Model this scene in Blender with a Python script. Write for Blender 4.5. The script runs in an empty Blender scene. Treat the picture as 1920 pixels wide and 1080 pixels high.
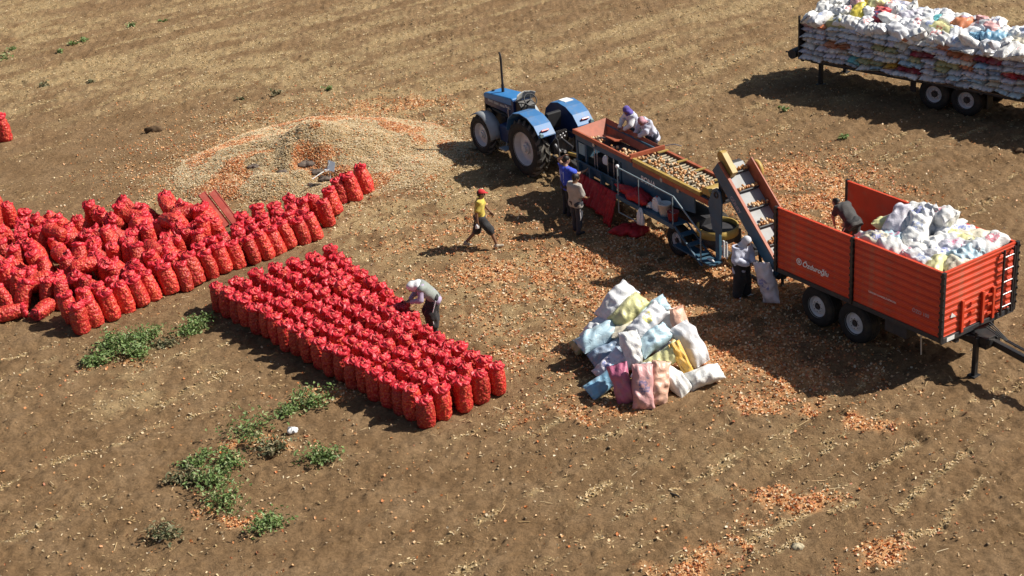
import bpy, math, random
import numpy as np
from mathutils import Vector, Matrix

SC = bpy.context.scene
COL = SC.collection
R = math.radians
PI = math.pi
rnd = random.Random(7)
nr = np.random.RandomState(11)

# ------------------------------------------------------------------ camera, sky, sun
cd = bpy.data.cameras.new('drone_camera')
cam = bpy.data.objects.new('drone_camera', cd)
COL.objects.link(cam)
SC.camera = cam
cd.sensor_width = 36.0
cd.lens = 36.0 * 3016.06 / 1920.0
cd.clip_start = 0.5
cd.clip_end = 3000
fw = Vector((0.0, 0.90189603, -0.43195318))
rt = Vector((0.99714861, -0.03259643, -0.06805966))
up = Vector((0.07546287, 0.43072152, 0.89932437))
m = Matrix((rt, up, -fw)).transposed().to_4x4()
m.translation = Vector((0, 0, 17.6453))
cam.matrix_world = m

SUN_EL = R(44.0)
SUN_AZ = R(87.7)                     # clockwise from +Y
w = bpy.data.worlds.new('World')
SC.world = w
w.use_nodes = True
nt = w.node_tree
nt.nodes.clear()
sky = nt.nodes.new('ShaderNodeTexSky')
sky.sky_type = 'NISHITA'
sky.sun_disc = False
sky.sun_elevation = SUN_EL
sky.sun_rotation = SUN_AZ
sky.dust_density = 2.0
sky.air_density = 1.0
bg = nt.nodes.new('ShaderNodeBackground')
bg.inputs['Strength'].default_value = 0.05
wo = nt.nodes.new('ShaderNodeOutputWorld')
nt.links.new(sky.outputs[0], bg.inputs[0])
nt.links.new(bg.outputs[0], wo.inputs[0])

sl = bpy.data.lights.new('sun', 'SUN')
sl.energy = 5.0
sl.angle = R(0.5)
sl.color = (1.0, 0.94, 0.84)
so = bpy.data.objects.new('sun', sl)
COL.objects.link(so)
sd = Vector((math.sin(SUN_AZ) * math.cos(SUN_EL), math.cos(SUN_AZ) * math.cos(SUN_EL), math.sin(SUN_EL)))
so.rotation_euler = (-sd).to_track_quat('-Z', 'Y').to_euler()
so.location = (30, 30, 40)

SC.view_settings.view_transform = 'Standard'
SC.view_settings.look = 'None'
SC.view_settings.gamma = 1.0
SC.view_settings.use_curve_mapping = False
SC.view_settings.exposure = 0.5
SC.cycles.max_bounces = 6
SC.cycles.diffuse_bounces = 3
SC.cycles.use_denoising = True

# ------------------------------------------------------------------ helpers
ORD = ['first', 'second', 'third', 'fourth', 'fifth', 'sixth', 'seventh', 'eighth', 'ninth', 'tenth', 'eleventh',
       'twelfth', 'thirteenth', 'fourteenth', 'fifteenth', 'sixteenth', 'seventeenth', 'eighteenth', 'nineteenth',
       'twentieth', 'twenty-first', 'twenty-second', 'twenty-third', 'twenty-fourth', 'twenty-fifth', 'twenty-sixth',
       'twenty-seventh', 'twenty-eighth', 'twenty-ninth', 'thirtieth']


def tag(o, label=None, cat=None, group=None, kind=None):
    if label: o['label'] = label
    if cat: o['category'] = cat
    if group: o['group'] = group
    if kind: o['kind'] = kind
    return o


def empty(name, loc=(0, 0, 0), rz=0.0):
    o = bpy.data.objects.new(name, None)
    COL.objects.link(o)
    o.location = loc
    o.rotation_euler = (0, 0, rz)
    o.empty_display_size = 0.2
    return o


def link(name, me, parent=None, loc=None):
    o = bpy.data.objects.new(name, me)
    COL.objects.link(o)
    if parent is not None: o.parent = parent
    if loc is not None: o.location = loc
    return o


def np_mesh(name, v, f, mat=None, smooth=False):
    """v (N,3), f (M,3 or 4) int arrays, or a list of arrays for mixed sizes"""
    fs = f if isinstance(f, list) else [f]
    fs = [np.asarray(a, dtype=np.int32) for a in fs if len(a)]
    me = bpy.data.meshes.new(name)
    v = np.ascontiguousarray(v, dtype=np.float32)
    me.vertices.add(len(v))
    me.vertices.foreach_set('co', v.ravel())
    nl = sum(a.size for a in fs)
    npoly = sum(len(a) for a in fs)
    me.loops.add(nl)
    me.polygons.add(npoly)
    me.loops.foreach_set('vertex_index', np.concatenate([a.ravel() for a in fs]))
    tot = np.concatenate([np.full(len(a), a.shape[1], np.int32) for a in fs])
    me.polygons.foreach_set('loop_start', np.concatenate([[0], np.cumsum(tot)[:-1]]).astype(np.int32))
    me.polygons.foreach_set('loop_total', tot)
    if smooth:
        me.polygons.foreach_set('use_smooth', np.ones(npoly, bool))
    me.update(calc_edges=True)
    if mat: me.materials.append(mat)
    return me


class MB:
    """collects simple solids into one mesh"""
    def __init__(s):
        s.v = []; s.f = []; s.sm = []

    def add(s, vs, fs, smooth=False):
        b = len(s.v)
        s.v += [tuple(p) for p in vs]
        s.f += [tuple(i + b for i in q) for q in fs]
        s.sm += [smooth] * len(fs)
        return s

    def box(s, c, d, rot=None):
        x, y, z = d[0] / 2, d[1] / 2, d[2] / 2
        vs = [Vector(p) for p in ((-x, -y, -z), (x, -y, -z), (x, y, -z), (-x, y, -z), (-x, -y, z), (x, -y, z), (x, y, z), (-x, y, z))]
        if rot is not None: vs = [rot @ p for p in vs]
        vs = [p + Vector(c) for p in vs]
        return s.add(vs, [(0, 3, 2, 1), (4, 5, 6, 7), (0, 1, 5, 4), (1, 2, 6, 5), (2, 3, 7, 6), (3, 0, 4, 7)])

    def b2(s, x0, x1, y0, y1, z0, z1):
        return s.box(((x0 + x1) / 2, (y0 + y1) / 2, (z0 + z1) / 2), (abs(x1 - x0), abs(y1 - y0), abs(z1 - z0)))

    def cyl(s, p0, p1, r0, r1=None, n=12, caps=True, smooth=True):
        r1 = r0 if r1 is None else r1
        p0 = Vector(p0); p1 = Vector(p1)
        d = (p1 - p0).normalized()
        a = d.orthogonal().normalized(); b = d.cross(a)
        vs = []
        for p, r in ((p0, r0), (p1, r1)):
            for i in range(n):
                t = 2 * PI * i / n
                vs.append(p + a * (r * math.cos(t)) + b * (r * math.sin(t)))
        s.add(vs, [(i, (i + 1) % n, n + (i + 1) % n, n + i) for i in range(n)], smooth)
        if caps:
            s.add(vs[:n], [tuple(range(n))[::-1]]); s.add(vs[n:], [tuple(range(n))])
        return s

    def tube(s, pts, r, n=8):
        pts = [Vector(p) for p in pts]
        for i in range(len(pts) - 1):
            s.cyl(pts[i], pts[i + 1], r, n=n)
            if i: s.ball(pts[i], r * 1.02, 6, 4)
        return s

    def ball(s, c, r, nu=10, nv=6, sc=(1, 1, 1)):
        vs = []; fs = []
        for j in range(nv + 1):
            th = PI * j / nv
            for i in range(nu):
                ph = 2 * PI * i / nu
                vs.append((c[0] + sc[0] * r * math.sin(th) * math.cos(ph), c[1] + sc[1] * r * math.sin(th) * math.sin(ph), c[2] + sc[2] * r * math.cos(th)))
        for j in range(nv):
            for i in range(nu):
                a = j * nu + i; b = j * nu + (i + 1) % nu
                fs.append((a, a + nu, b + nu, b))
        return s.add(vs, fs, True)

    def lathe(s, prof, c, axis, n=32, smooth=True):
        """prof: (radius, along axis) pairs; closed loop"""
        c = Vector(c); d = Vector(axis).normalized()
        a = d.orthogonal().normalized(); b = d.cross(a)
        k = len(prof); vs = []; fs = []
        for i in range(n):
            t = 2 * PI * i / n
            e = a * math.cos(t) + b * math.sin(t)
            for r, h in prof: vs.append(c + e * r + d * h)
        for i in range(n):
            for j in range(k):
                j2 = (j + 1) % k; i2 = (i + 1) % n
                fs.append((i * k + j, i2 * k + j, i2 * k + j2, i * k + j2))
        return s.add(vs, fs, smooth)

    def prism(s, poly, y0, y1, plane='xz'):
        """extrude a 2D outline; plane xz -> along y, xy -> along z, yz -> along x"""
        n = len(poly)
        def P(a, b, t):
            return {'xz': (a, t, b), 'xy': (a, b, t), 'yz': (t, a, b)}[plane]
        vs = [P(a, b, y0) for a, b in poly] + [P(a, b, y1) for a, b in poly]
        fs = [(i, (i + 1) % n, n + (i + 1) % n, n + i) for i in range(n)]
        return s.add(vs, fs + [tuple(range(n))[::-1], tuple(range(n, 2 * n))])

    def build(s, name, mat, parent=None, bevel=0.0, loc=None):
        me = bpy.data.meshes.new(name)
        me.from_pydata(s.v, [], s.f)
        me.polygons.foreach_set('use_smooth', s.sm)
        me.validate()
        # outward normals
        import bmesh
        bm = bmesh.new(); bm.from_mesh(me)
        bmesh.ops.recalc_face_normals(bm, faces=bm.faces)
        bm.to_mesh(me); bm.free()
        me.materials.append(mat)
        o = link(name, me, parent, loc)
        if bevel:
            md = o.modifiers.new('bevel', 'BEVEL'); md.width = bevel; md.segments = 2; md.limit_method = 'ANGLE'
        return o


def share(src, name, parent, loc=(0, 0, 0), rot=(0, 0, 0), scale=(1, 1, 1)):
    o = src.copy()
    o.name = name
    COL.objects.link(o)
    o.parent = parent
    o.location = loc; o.rotation_euler = rot; o.scale = scale
    return o


# ------------------------------------------------------------------ numpy noise
def _lat(seed):
    return np.random.RandomState(seed).rand(256, 256).astype(np.float32)


def vnoise(x, y, s, seed):
    L = _lat(seed)
    x = np.asarray(x) / s + 1000.3; y = np.asarray(y) / s + 1000.7
    xi = np.floor(x).astype(int); yi = np.floor(y).astype(int)
    fx = x - xi; fy = y - yi
    fx = fx * fx * (3 - 2 * fx); fy = fy * fy * (3 - 2 * fy)
    a = L[xi & 255, yi & 255]; b = L[(xi + 1) & 255, yi & 255]
    c = L[xi & 255, (yi + 1) & 255]; d = L[(xi + 1) & 255, (yi + 1) & 255]
    return (a * (1 - fx) + b * fx) * (1 - fy) + (c * (1 - fx) + d * fx) * fy - 0.5


# ------------------------------------------------------------------ materials
def sock(nd, *names):
    for n in names:
        if n in nd.inputs: return nd.inputs[n]


def mat(name, col, rough=0.6, metal=0.0, var=0.12, scale=6.0, bump=0.0, bscale=60.0, dirt=0.0, dirtcol=(0.16, 0.12, 0.075), spec=0.4, sheen=0.0):
    mt = bpy.data.materials.new(name)
    mt.use_nodes = True
    t = mt.node_tree; N = t.nodes; L = t.links
    b = N['Principled BSDF']
    b.inputs['Roughness'].default_value = rough
    b.inputs['Metallic'].default_value = metal
    sock(b, 'Specular IOR Level').default_value = spec
    if sheen: sock(b, 'Sheen Weight').default_value = sheen
    tc = N.new('ShaderNodeTexCoord')
    no = N.new('ShaderNodeTexNoise'); no.inputs['Scale'].default_value = scale; no.inputs['Detail'].default_value = 5
    L.new(tc.outputs['Object'], no.inputs['Vector'])
    rp = N.new('ShaderNodeMapRange'); rp.inputs[1].default_value = 0.3; rp.inputs[2].default_value = 0.7
    rp.inputs[3].default_value = 1 - var; rp.inputs[4].default_value = 1 + var
    L.new(no.outputs['Fac'], rp.inputs[0])
    vm = N.new('ShaderNodeVectorMath'); vm.operation = 'SCALE'
    vm.inputs[0].default_value = col
    L.new(rp.outputs[0], vm.inputs['Scale'])
    out = vm.outputs[0]
    if dirt:
        n2 = N.new('ShaderNodeTexNoise'); n2.inputs['Scale'].default_value = 3.1; n2.inputs['Detail'].default_value = 8
        n2.inputs['Roughness'].default_value = 0.7
        L.new(tc.outputs['Object'], n2.inputs['Vector'])
        r2 = N.new('ShaderNodeMapRange'); r2.inputs[1].default_value = 0.5; r2.inputs[2].default_value = 0.72
        r2.inputs[3].default_value = 0; r2.inputs[4].default_value = dirt
        L.new(n2.outputs['Fac'], r2.inputs[0])
        mx = N.new('ShaderNodeMix'); mx.data_type = 'RGBA'
        L.new(r2.outputs[0], mx.inputs[0]); L.new(out, mx.inputs[6]); mx.inputs[7].default_value = (*dirtcol, 1)
        out = mx.outputs[2]
    L.new(out, b.inputs['Base Color'])
    if bump:
        n3 = N.new('ShaderNodeTexNoise'); n3.inputs['Scale'].default_value = bscale; n3.inputs['Detail'].default_value = 3
        L.new(tc.outputs['Object'], n3.inputs['Vector'])
        bp = N.new('ShaderNodeBump'); bp.inputs['Strength'].default_value = bump; bp.inputs['Distance'].default_value = 0.02
        L.new(n3.outputs['Fac'], bp.inputs['Height']); L.new(bp.outputs[0], b.inputs['Normal'])
    return mt


def flake_mat(name, cols, rough=0.5, transl=0.0):
    """colour picked at random per loose piece"""
    mt = bpy.data.materials.new(name); mt.use_nodes = True
    t = mt.node_tree; N = t.nodes; L = t.links
    b = N['Principled BSDF']; b.inputs['Roughness'].default_value = rough
    g = N.new('ShaderNodeNewGeometry')
    cr = N.new('ShaderNodeValToRGB'); cr.color_ramp.interpolation = 'CONSTANT'
    e = cr.color_ramp.elements
    while len(e) < len(cols): e.new(0.5)
    for i, c in enumerate(cols):
        e[i].position = i / len(cols); e[i].color = (*c, 1)
    L.new(g.outputs['Random Per Island'], cr.inputs[0])
    L.new(cr.outputs[0], b.inputs['Base Color'])
    if transl:
        sock(b, 'Transmission Weight').default_value = 0
        tb = N.new('ShaderNodeBsdfTranslucent'); L.new(cr.outputs[0], tb.inputs[0])
        mx = N.new('ShaderNodeMixShader'); mx.inputs[0].default_value = transl
        L.new(b.outputs[0], mx.inputs[1]); L.new(tb.outputs[0], mx.inputs[2])
        L.new(mx.outputs[0], N['Material Output'].inputs[0])
    return mt


# ------------------------------------------------------------------ ground
SKIN = [(-6.3, 47.6, 4.6, 3.7, 0.3), (2.0, 37.6, 3.4, 1.9, 0.5), (4.6, 34.0, 3.0, 2.6, 0.5), (5.8, 36.6, 2.2, 2.2, 0.5), (8.4, 41.0, 2.3, 3.2, 0.55), (-0.9, 40.5, 2.6, 1.6, 0.2), (2.38, 37.71, 2.35, 1.14, 1), (0.72, 37.68, 1.66, 0.72, 0.6), (3.75, 35.27, 1.57, 1.47, 0.7), (4.46, 32.9, 1.73, 1.84, 0.6), (8.05, 41.3, 1.49, 2.31, 1), (3.85, 38.45, 1.82, 1.35, 0.7), (5.84, 31.64, 1.8, 1.25, 0.5), (5.67, 30.09, 0.81, 0.32, 0.8), (4.8, 26.25, 0.62, 0.49, 1.1), (6.3, 24.44, 0.49, 0.45, 1.1), (2.74, 24.39, 0.69, 0.37, 1.1), (3.98, 25.0, 0.25, 0.21, 0.9), (7.34, 28.83, 0.45, 0.39, 0.6), (8.9, 40.37, 1.17, 1.86, 0.8), (6.17, 34.86, 1.17, 1.16, 0.5), (-6.11, 27.35, 0.48, 0.2, 0.8), (-5.73, 29.76, 0.57, 0.27, 0.7), (-4.65, 32.04, 0.73, 0.35, 0.5), (-9.4, 34.06, 0.76, 0.34, 0.3), (1.98, 39.85, 2.02, 1.07, 0.35), (-1.1, 35.22, 2.61, 1.75, 0.15), (0.53, 33.81, 1.52, 1.37, 0.3), (1.42, 30.39, 1.39, 0.46, 0.35), (-4.05, 32.19, 0.73, 0.36, 0.4), (-3.66, 51.68, 2.16, 0.78, 0.4)]
STRAW = [(-5.75, 47.2, 5.3, 4.3, 0.8), (-9.3, 46.3, 2.2, 2.6, 0.6), (-2.0, 46.4, 2.6, 3.4, 0.95), (-3.18, 42.73, 2.45, 3.62, 0.8), (-7.6, 46.58, 2.47, 2.82, 0.8), (-3.6, 50.07, 2.8, 3.17, 0.7), (-9.78, 57.26, 6.48, 2.57, 0.55), (-0.82, 36.36, 2.68, 3.38, 0.45), (-8.96, 33.73, 1.77, 1.68, 0.4), (-8.22, 34.69, 0.77, 1.45, 0.3), (-5.42, 56.82, 3.9, 1.98, 0.2), (2.84, 39.69, 2.88, 2.13, 0.3), (3.55, 27.29, 3.21, 2.38, 0.15), (0.63, 38.7, 3.52, 2.04, 0.3), (-18.57, 63.61, 2.59, 2.09, 0.35), (-1.66, 44.91, 1.91, 2.18, 0.6)]
BARE = [(-11.72, 48.36, 4.25, 3.05, 1), (-12.34, 41.07, 2.96, 2.33, 0.3), (-9.15, 30.81, 2.35, 1.95, 0.5), (0.17, 28.58, 2.77, 1.69, 0.5), (9.06, 28.57, 1.66, 3.27, 0.5), (-3.1, 27.23, 2.67, 1.97, 0.5)]


def blobs(x, y, B, warp=0.5):
    wx = x + warp * (vnoise(x, y, 0.9, 21) + 0.5 * vnoise(x, y, 0.35, 22)) * 2
    wy = y + warp * (vnoise(x, y, 0.9, 23) + 0.5 * vnoise(x, y, 0.35, 24)) * 2
    o = np.zeros_like(x)
    for cx, cy, rx, ry, s in B:
        d = ((wx - cx) / rx) ** 2 + ((wy - cy) / ry) ** 2
        o = np.maximum(o, s * np.exp(-0.85 * d ** 1.35))
    return o


FUR = R(35)                       # run of the old drill rows


def rowcoord(x, y):
    wx = vnoise(x, y, 9.0, 5) * 1.2
    return -math.sin(FUR) * x + math.cos(FUR) * y + wx


def lines(x, y):
    """thin lines of dry leaves left along the drill rows, broken up"""
    q = rowcoord(x, y)
    sp = 0.95
    k = np.floor(q / sp)
    ph = (q / sp - k - 0.5) * sp
    gate = np.clip(vnoise(x * 0.8 + k * 7.13, y * 0.8, 2.4, 31) * 3.0 + 0.10 + 0.6 * vnoise(k * 3.7, k * 1.3, 1.0, 33), 0, 1)
    wob = 0.22 * vnoise(x, y, 0.9, 34) + 0.1 * vnoise(x, y, 0.3, 37)
    brk = np.clip(0.35 + 2.4 * vnoise(x, y, 0.28, 35) + 1.2 * vnoise(x, y, 0.1, 36), 0, 1)
    return gate * brk * np.exp(-((ph + wob) / 0.10) ** 2)


LINES =  [[(6.77, 25.37), (7.86, 26.59), (9.0, 27.73)], [(3.85, 24.95), (5.28, 25.77)], [(5.84, 25.92), (6.37, 26.18)], [(6.85, 27.06), (7.99, 28.09)], [(3.41, 27.39), (4.18, 27.8)], [(6.88, 24.82), (7.62, 25.08), (9.03, 26.7)], [(6.07, 28.05), (6.85, 28.32)], [(9.82, 29.17), (10.75, 30.09)], [(0.89, 26.65), (1.65, 27.43)], [(2.17, 24.22), (3.06, 24.79)], [(1.68, 53.25), (3.72, 54.63)], [(5.48, 51.21), (9.48, 54.69)], [(9.28, 51.43), (16.25, 55.21)], [(5.52, 44.74), (8.98, 47.01)], [(8.5, 42.83), (12.27, 45.57)], [(11.14, 43.56), (14.68, 45.51)], [(-6.27, 55.17), (-3.26, 56.93)], [(-11.72, 53.53), (-8.75, 55.16)], [(-1.99, 46.32), (-0.66, 47.2)], [(10.58, 38.94), (13.54, 40.21)], [(-0.19, 35.06), (1.16, 35.72)], [(-1.12, 33.01), (0.53, 33.81)], [(-8.18, 32.08), (-6.89, 33.4)], [(-4.2, 34.59), (-2.84, 32.25)], [(-10.1, 29.84), (-8.42, 30.71)], [(3.92, 24.32), (5.04, 25.03)], [(6.73, 30.17), (8.1, 31.04)], [(1.32, 29.06), (2.86, 29.72)]]


def drawn(x, y):
    """rows of leaves that lie thickest"""
    o = np.zeros_like(x)
    wx = x + 0.14 * vnoise(x, y, 0.5, 38) + 0.1 * vnoise(x, y, 0.17, 39); wy = y + 0.14 * vnoise(x, y, 0.5, 40) + 0.1 * vnoise(x, y, 0.17, 47)
    for l in LINES:
        for (x0, y0), (x1, y1) in zip(l[:-1], l[1:]):
            dx, dy = x1 - x0, y1 - y0; L2 = dx * dx + dy * dy
            t = np.clip(((wx - x0) * dx + (wy - y0) * dy) / L2, 0, 1)
            d2 = (wx - x0 - t * dx) ** 2 + (wy - y0 - t * dy) ** 2
            o = np.maximum(o, np.exp(-d2 / 0.075 ** 2))
    return o * np.clip(0.75 + 1.6 * vnoise(x, y, 0.3, 48), 0, 1.2)


def skin_d(x, y):
    n = np.clip(0.75 + 1.6 * vnoise(x, y, 0.45, 41) + 0.8 * vnoise(x, y, 0.16, 42), 0, 1.5)
    return np.clip(blobs(x, y, SKIN) * n, 0, 1)


def straw_d(x, y, ln=1.0):
    b = blobs(x, y, STRAW, 0.9)
    n = np.clip(0.7 + 1.5 * vnoise(x, y, 0.7, 43) + 1.0 * vnoise(x, y, 0.2, 44), 0, 1.5)
    bare = np.clip(1 - blobs(x, y, BARE, 0.9), 0.1, 1)
    uu = math.cos(FUR) * x + math.sin(FUR) * y; qq = rowcoord(x, y)
    st = np.clip(0.55 + 1.5 * vnoise(uu * 0.16, qq, 0.75, 45) + 0.8 * vnoise(uu * 0.3, qq, 0.33, 46), 0, 1.4)
    far = np.clip((y - 42) / 14, 0, 1) * 0.36 * st + 0.08 * st
    b = b * (0.55 + 0.45 * st)
    return np.clip((b * n + far * (0.4 + 0.6 * n)) * bare ** 0.5 + ln * ((1.0 + 0.5 * np.clip((y - 40) / 12, 0, 1)) * lines(x, y) * (0.4 + 0.6 * bare) + 1.1 * drawn(x, y)), 0, 1)


TRACKS = [((-2.6, 23.2), (2.2, 30.5), 0.5), ((-1.9, 22.6), (2.9, 30.0), 0.5), ((-0.3, 22.4), (4.1, 29.0), 0.5), ((0.4, 22.4), (4.6, 28.7), 0.5), ((7.0, 24.3), (11.5, 29.3), 0.5), ((7.7, 24.0), (12.2, 29.0), 0.5),
          ((-6.5, 24.3), (-0.5, 25.6), 0.5), ((-6.5, 25.2), (-0.5, 26.5), 0.5), ((-19, 44), (-9, 49), 0.6), ((-19, 46.5), (-9, 51.2), 0.6)]


def ground_h(x, y):
    h = 0.05 * vnoise(x, y, 4.0, 1) + 0.03 * vnoise(x, y, 1.3, 2)
    bare = np.clip(1 - 0.75 * blobs(x, y, BARE[:2], 0.9), 0.25, 1)
    qf = rowcoord(x, y) + 0.12 * vnoise(x, y, 1.2, 12)
    h = h - 0.020 * np.clip(1 - np.abs(np.mod(qf, 0.34) - 0.17) / 0.055, 0, 1) * np.clip(0.5 + 2.2 * vnoise(x, y, 1.9, 13), 0, 1)
    h = h + 1.7 * bare * (0.032 * np.abs(vnoise(x, y, 0.42, 3)) + 0.075 * np.abs(vnoise(x, y, 0.21, 4)) + 0.04 * vnoise(x, y, 0.11, 6) - 0.05 * np.clip(0.09 - np.abs(vnoise(x, y, 0.8, 7)), 0, 1) * 6 * np.clip(vnoise(x, y, 3.0, 8) * 3, 0, 1))
    q = rowcoord(x, y)
    h = h + 0.030 * np.cos(2 * PI * q / 0.95) * np.clip(0.7 + 1.6 * vnoise(x, y, 2.5, 9), 0, 1.3)
    for (x0, y0), (x1, y1), wd in TRACKS:
        dx, dy = x1 - x0, y1 - y0; ln = math.hypot(dx, dy); dx /= ln; dy /= ln
        u = (x - x0) * dx + (y - y0) * dy
        v = -(x - x0) * dy + (y - y0) * dx + 0.12 * np.sin(u * 0.7)
        ins = (np.abs(v) < wd / 2) & (u > 0) & (u < ln)
        gate = np.clip(vnoise(x, y, 0.9, 51) * 3.0 + 0.45, 0, 1)
        ch = np.cos(2 * PI * (u + np.abs(v) * 1.0 + (v > 0) * 0.11) / 0.25)
        h = np.where(ins, h * (1 - 0.45 * gate) + gate * (0.034 * np.clip(ch * 1.6 - 0.3, -1, 1) - 0.004), h)
    return h - 0.03


def gz(x, y):
    return float(ground_h(np.array([x], float), np.array([y], float))[0])


def axis_steps(segs):
    out = []
    for a, b, st in segs: out.append(np.arange(a, b, st))
    return np.concatenate(out)


xs = np.concatenate([-np.geomspace(900, 26, 26), np.arange(-25, 25, 0.068), np.geomspace(25.5, 900, 26)])
ys = np.concatenate([np.array([-900, -300, -120, -50, -20, -8, 0, 4, 8, 10, 12]), np.arange(13.5, 21.8, 0.12), np.arange(21.8, 38, 0.053), np.arange(38, 52, 0.08), np.arange(52, 75, 0.14), np.geomspace(76, 1500, 26)])
gx, gy = np.meshgrid(xs, ys)
H = ground_h(gx, gy)
fade = np.clip(1 - (np.abs(gx) - 26) / 40, 0, 1) * np.clip(1 - (gy - 76) / 60, 0, 1) * np.clip((gy - 12.5) / 3, 0, 1)
H = H * fade - (1 - fade) * 0.03
nx_, ny_ = len(xs), len(ys)
V = np.stack([gx, gy, H], -1).reshape(-1, 3)
idx = np.arange(nx_ * ny_).reshape(ny_, nx_)
F = np.stack([idx[:-1, :-1], idx[:-1, 1:], idx[1:, 1:], idx[1:, :-1]], -1).reshape(-1, 4)
gm = np_mesh('ground', V, F, smooth=True)
at = gm.attributes.new('cover', 'FLOAT_VECTOR', 'POINT')
cv = np.stack([skin_d(gx, gy) * fade, straw_d(gx, gy, 0.7) * fade, blobs(gx, gy, BARE, 0.9)], -1).reshape(-1, 3).astype(np.float32)
at.data.foreach_set('vector', cv.ravel())


def ground_material(name, attr=True):
    mt = bpy.data.materials.new(name); mt.use_nodes = True
    t = mt.node_tree; N = t.nodes; L = t.links
    b = N['Principled BSDF']; b.inputs['Roughness'].default_value = 0.95
    sock(b, 'Specular IOR Level').default_value = 0.15
    tc = N.new('ShaderNodeTexCoord')

    def noise(s, d=5, r=0.6):
        n = N.new('ShaderNodeTexNoise'); n.inputs['Scale'].default_value = s; n.inputs['Detail'].default_value = d
        n.inputs['Roughness'].default_value = r
        L.new(tc.outputs['Object'], n.inputs['Vector']); return n.outputs['Fac']

    def ramp(f, stops):
        c = N.new('ShaderNodeValToRGB'); e = c.color_ramp.elements
        while len(e) < len(stops): e.new(0.5)
        for i, (p_, q) in enumerate(stops):
            e[i].position = p_; e[i].color = (*q, 1) if len(q) == 3 else q
        L.new(f, c.inputs[0]); return c.outputs[0]

    def mix(f, a, c2, mode='MIX'):
        x = N.new('ShaderNodeMix'); x.data_type = 'RGBA'; x.blend_type = mode
        for s_, v_ in ((x.inputs[0], f), (x.inputs[6], a), (x.inputs[7], c2)):
            if hasattr(v_, 'links'): L.new(v_, s_)
            elif isinstance(v_, tuple): s_.default_value = (*v_, 1)
            else: s_.default_value = v_
        return x.outputs[2]

    def math_(op, a, c2=None):
        x = N.new('ShaderNodeMath'); x.operation = op; x.use_clamp = True
        for s_, v_ in ((x.inputs[0], a), (x.inputs[1], c2)):
            if v_ is None: continue
            if hasattr(v_, 'links'): L.new(v_, s_)
            else: s_.default_value = v_
        return x.outputs[0]

    soil = ramp(noise(0.9, 6, 0.65), [(0.3, (0.186, 0.112, 0.055)), (0.5, (0.240, 0.151, 0.078)), (0.7, (0.288, 0.190, 0.105))])
    grain = ramp(noise(14, 6, 0.75), [(0.3, (0.55, 0.53, 0.50)), (0.55, (1.0, 1.0, 1.0)), (0.75, (1.32, 1.30, 1.24))])
    base = mix(1.0, soil, grain, 'MULTIPLY')
    vo = N.new('ShaderNodeTexVoronoi'); vo.inputs['Scale'].default_value = 22
    L.new(tc.outputs['Object'], vo.inputs['Vector'])
    if attr:
        a = N.new('ShaderNodeAttribute'); a.attribute_name = 'cover'
        sx = N.new('ShaderNodeSeparateXYZ'); L.new(a.outputs['Vector'], sx.inputs[0])
        fs = noise(34, 4, 0.8)
        sf = math_('MULTIPLY', math_('SUBTRACT', math_('ADD', sx.outputs[1], fs), 0.62), 2.6)
        base = mix(math_('MULTIPLY', sf, 0.62), base, ramp(noise(50, 2), [(0.3, (0.30, 0.205, 0.10)), (0.6, (0.50, 0.38, 0.205)), (0.8, (0.62, 0.50, 0.31))]))
        skc = ramp(vo.outputs['Color'], [(0.1, (0.54, 0.22, 0.08)), (0.4, (0.70, 0.40, 0.19)), (0.62, (0.62, 0.28, 0.11)), (0.9, (0.74, 0.54, 0.32))])
        kf = math_('MULTIPLY', math_('SUBTRACT', math_('ADD', sx.outputs[0], math_('MULTIPLY', fs, 0.8)), 0.46), 1.8)
        base = mix(math_('MULTIPLY', kf, 0.85), base, skc)
    # pale crumbs
    v2 = N.new('ShaderNodeTexVoronoi'); v2.inputs['Scale'].default_value = 9
    L.new(tc.outputs['Object'], v2.inputs['Vector'])
    cr = ramp(v2.outputs['Distance'], [(0.06, (1, 1, 1)), (0.12, (0, 0, 0))])
    base = mix(math_('MULTIPLY', cr, math_('MULTIPLY', noise(1.7), 0.5)), base, (0.46, 0.37, 0.23))
    L.new(base, b.inputs['Base Color'])
    hgt = math_('ADD', math_('MULTIPLY', noise(16, 6, 0.75), 0.6), math_('MULTIPLY', noise(45, 4, 0.8), 0.4))
    bp = N.new('ShaderNodeBump'); bp.inputs['Strength'].default_value = 1.0; bp.inputs['Distance'].default_value = 0.085
    L.new(hgt, bp.inputs['Height']); L.new(bp.outputs[0], b.inputs['Normal'])
    return mt


M_ground = ground_material('dry_soil')
gm.materials.append(M_ground)
tag(link('ground', gm), kind='structure')

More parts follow.
